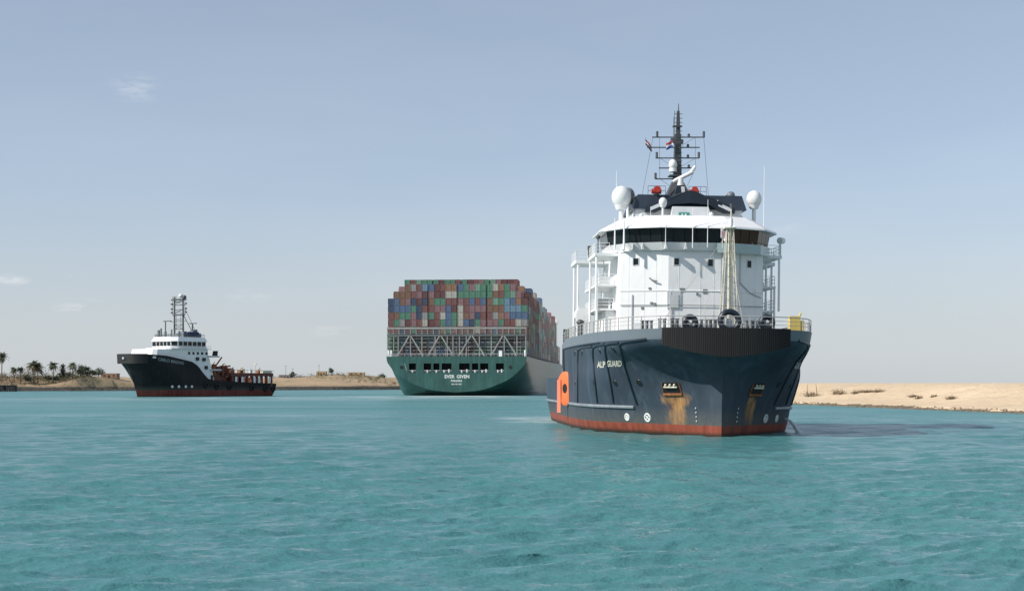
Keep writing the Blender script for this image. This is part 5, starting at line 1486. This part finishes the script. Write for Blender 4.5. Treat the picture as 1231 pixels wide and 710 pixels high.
# huts and poles
M['adobe'] = paint('sandy_wall', (0.42, 0.31, 0.19), 0.9, var=0.2); M['brick'] = paint('brick_wall', (0.30, 0.185, 0.13), 0.9, var=0.2); M['hutgrey'] = paint('grey_wall', (0.20, 0.19, 0.19), 0.9, var=0.2)
def hut(px, Y, w, h, mt, label, roof='brick'):
    b_ = ground_z(px, Y); r = empty('hut', b_); tag(r, label, 'hut', 'huts along the far bank')
    m_ = MB(); m_.box(-w / 2, w / 2, 0, 7, -1, h); m_.box(-w / 2, w / 2, 0.0, .3, h, h + .35); wo = m_.build('wall', M[mt], r)
    m_ = MB(); m_.box(-w / 2 - .3, w / 2 + .3, .35, 7.3, h + .01, h + .3); m_.build('roof', M[roof], r)
    m_ = MB(); m_.box(-.5, .5, -.06, .02, -.2, 2.0); m_.build('door', M['hole'], r)
    for x in (-w * .3, w * .3): m_ = MB(); m_.box(x - .5, x + .5, -.05, .02, 1.2, 2.2); m_.build('window', M['hole'], r)
hut(131, 950, 10, 2.8, 'brick', 'low red brick hut on the mound behind the black tug bow')
hut(342, 1082, 8, 3.0, 'hutgrey', 'dark grey hut just right of the black tug stern', 'hutgrey')
hut(386, 1102, 7, 3.2, 'adobe', 'small sandy hut beside the tall pole'); hut(428, 1116, 12, 2.4, 'adobe', 'long low sandy hut midway between upright bush and green ship', 'adobe')
for (px, Y, h, lab) in ((343.5, 1080, 10, 'thin dark pole by the grey hut near the tug stern'), (383.5, 1098, 9, 'thin pole by the small sandy hut'), (352, 1084, 8, 'short pole with crossbar right of the grey hut')):
    b_ = ground_z(px, Y); m_ = MB(); m_.cone((0, 0, -.5), (0, 0, h), .16, .1, 6); m_.box(-.9, .9, -.08, .08, h - 1.0, h - .85)
    o = m_.build('utility_pole', M['bark']); o.location = b_; tag(o, lab, 'pole')
# dark mooring dolphins at far left
for (px0, px1, lab) in ((-9, 4, 'dark mooring dolphin cut by the left picture edge'), (7.5, 17, 'dark boxy mooring dolphin just inside the left picture edge')):
    Y = 845; x0, x1 = world_x(px0, Y), world_x(px1, Y); r = empty('mooring_dolphin', ((x0 + x1) / 2, Y, 0)); tag(r, lab, 'mooring dolphin')
    w = (x1 - x0) / 2; m_ = MB(); m_.box(-w, w, 0, 5, 1.0, 3.4); m_.box(-w, w, -.2, 5.2, 3.4, 3.7); m_.build('platform', M['black'], r)
    for x in (-w + .5, 0, w - .5):
        m_ = MB(); m_.cone((x, .4, -3), (x, .4, 1.2), .45, k=8); m_.cone((x, 4.6, -3), (x, 4.6, 1.2), .45, k=8); m_.build('pile', M['black'], r)

# scrub along the crests: nobody could count it
sc_ = MB()
def scrub(px, Y, n_, w, h, dens):
    for i in range(n_):
        b_ = ground_z(px + random.uniform(-w, w), Y + random.uniform(-14, 14))
        for j in range(dens):
            p = b_ + Vector((random.gauss(0, .7), random.gauss(0, .7), abs(random.gauss(0, h)))); a = Vector((random.gauss(0, 1), random.gauss(0, 1), random.gauss(0, 1))).normalized() * random.uniform(.15, .4); q = a.orthogonal().normalized() * a.length * .6
            sc_.add([p - a, p - q, p + a, p + q], [(0, 1, 2, 3)], 0 if random.random() < .6 else 1)
scrub(45, 938, 330, 64, 1.5, 16); scrub(50, 915, 160, 62, .7, 12); scrub(60, 898, 60, 60, .35, 10); scrub(118, 950, 60, 24, .9, 12); scrub(400, 1105, 230, 75, 1.0, 14); scrub(400, 1085, 110, 75, .5, 10)
scrub(68, 948, 260, 42, 2.4, 18); scrub(45, 925, 120, 60, 1.2, 14)
so = sc_.build('scrub', [M['dry'], M['leaf2']]); tag(so, 'dry scrub growing along the crest of the left bank', 'scrub', kind='stuff')

# right bank: dry bushes and stalks
def dry_bush(px, Y, h, w, label, stalks=0):
    b_ = ground_z(px, Y); r = empty('dry_bush', b_); tag(r, label, 'bush', 'dry bushes on the right bank')
    m_ = MB()
    for i in range(int(160 * w)):
        p = Vector((random.gauss(0, w * .36), random.gauss(0, .5), abs(random.gauss(0, h * .42)))); a = Vector((random.gauss(0, .5), random.gauss(0, .5), random.gauss(0, 1))).normalized() * random.uniform(.08, .22); q = a.orthogonal().normalized() * .06
        m_.add([p - a, p - q, p + a, p + q], [(0, 1, 2, 3)])
    m_.build('foliage', M['dry'], r)
    s_ = MB()
    for i in range(6): s_.tube([(random.uniform(-w * .3, w * .3), 0, -.2), (random.uniform(-w * .5, w * .5), random.uniform(-.4, .4), h * random.uniform(.6, 1.0))], .035, 4)
    for i in range(stalks): s_.tube([(-.9 + i * 2.2, 0, -.2), (-1.2 + i * 2.4 , .1, 2.0), (-1.0 + i * 2.0, .1, 3.1)], [.10, .07, .03], 5)
    s_.build('stems', M['bark'], r)
for (px, Y, h, w, lab, stk_) in ((976, 378, 1.2, 3.4, 'dry brown bush with two tall bare stalks beside the big tug', 2), (1005, 368, 1.3, 1.6, 'tallest brown clump on the sand right of the stalks', 0), (1012, 366, 1.3, 1.5, 'twin brown clump right beside the tallest clump', 0),
                          (1030, 352, .8, 2.2, 'small rounded brown bush, third from the stalks', 0), (1043, 348, .6, 3.4, 'flat straggling bush in mid slope', 0), (1057, 345, .7, 2.2, 'sparse bush ending the row of scrub', 0),
                          (1098, 318, .5, 1.6, 'low bush alone on the pale sand', 0), (1105, 314, .7, 1.2, 'darker bush leaning beside the low one', 0), (1123, 304, .6, 1.2, 'small bush midway along the empty sand', 0), (1144, 296, .7, 1.5, 'rightmost brown bush on the sandy slope', 0)):
    dry_bush(px, Y, h, w, lab, stk_)

# stones along the right waterline
st_ = MB()
bl = [(81, 238), (64, 339), (57, 450)]
for i in range(420):
    t = random.random() * 2; k = int(t); u = t - k; d_ = abs(random.gauss(0, .7)) + .2
    x = bl[k][0] + (bl[k + 1][0] - bl[k][0]) * u + d_ + random.uniform(-.4, .4); y = bl[k][1] + (bl[k + 1][1] - bl[k][1]) * u
    b_ = ground_z(CX + x / y * F, y); r_ = random.uniform(.08, .26)
    st_.ball((b_.x, b_.y, b_.z + r_ * .1), r_, random.uniform(.4, .8), 6, 4)
o = st_.build('shore_stones', paint('wet_brown_stone', (0.16, 0.125, 0.085), .8, var=.5, scale=2)); tag(o, 'small brown stones along the sandy waterline', 'stones', kind='stuff')
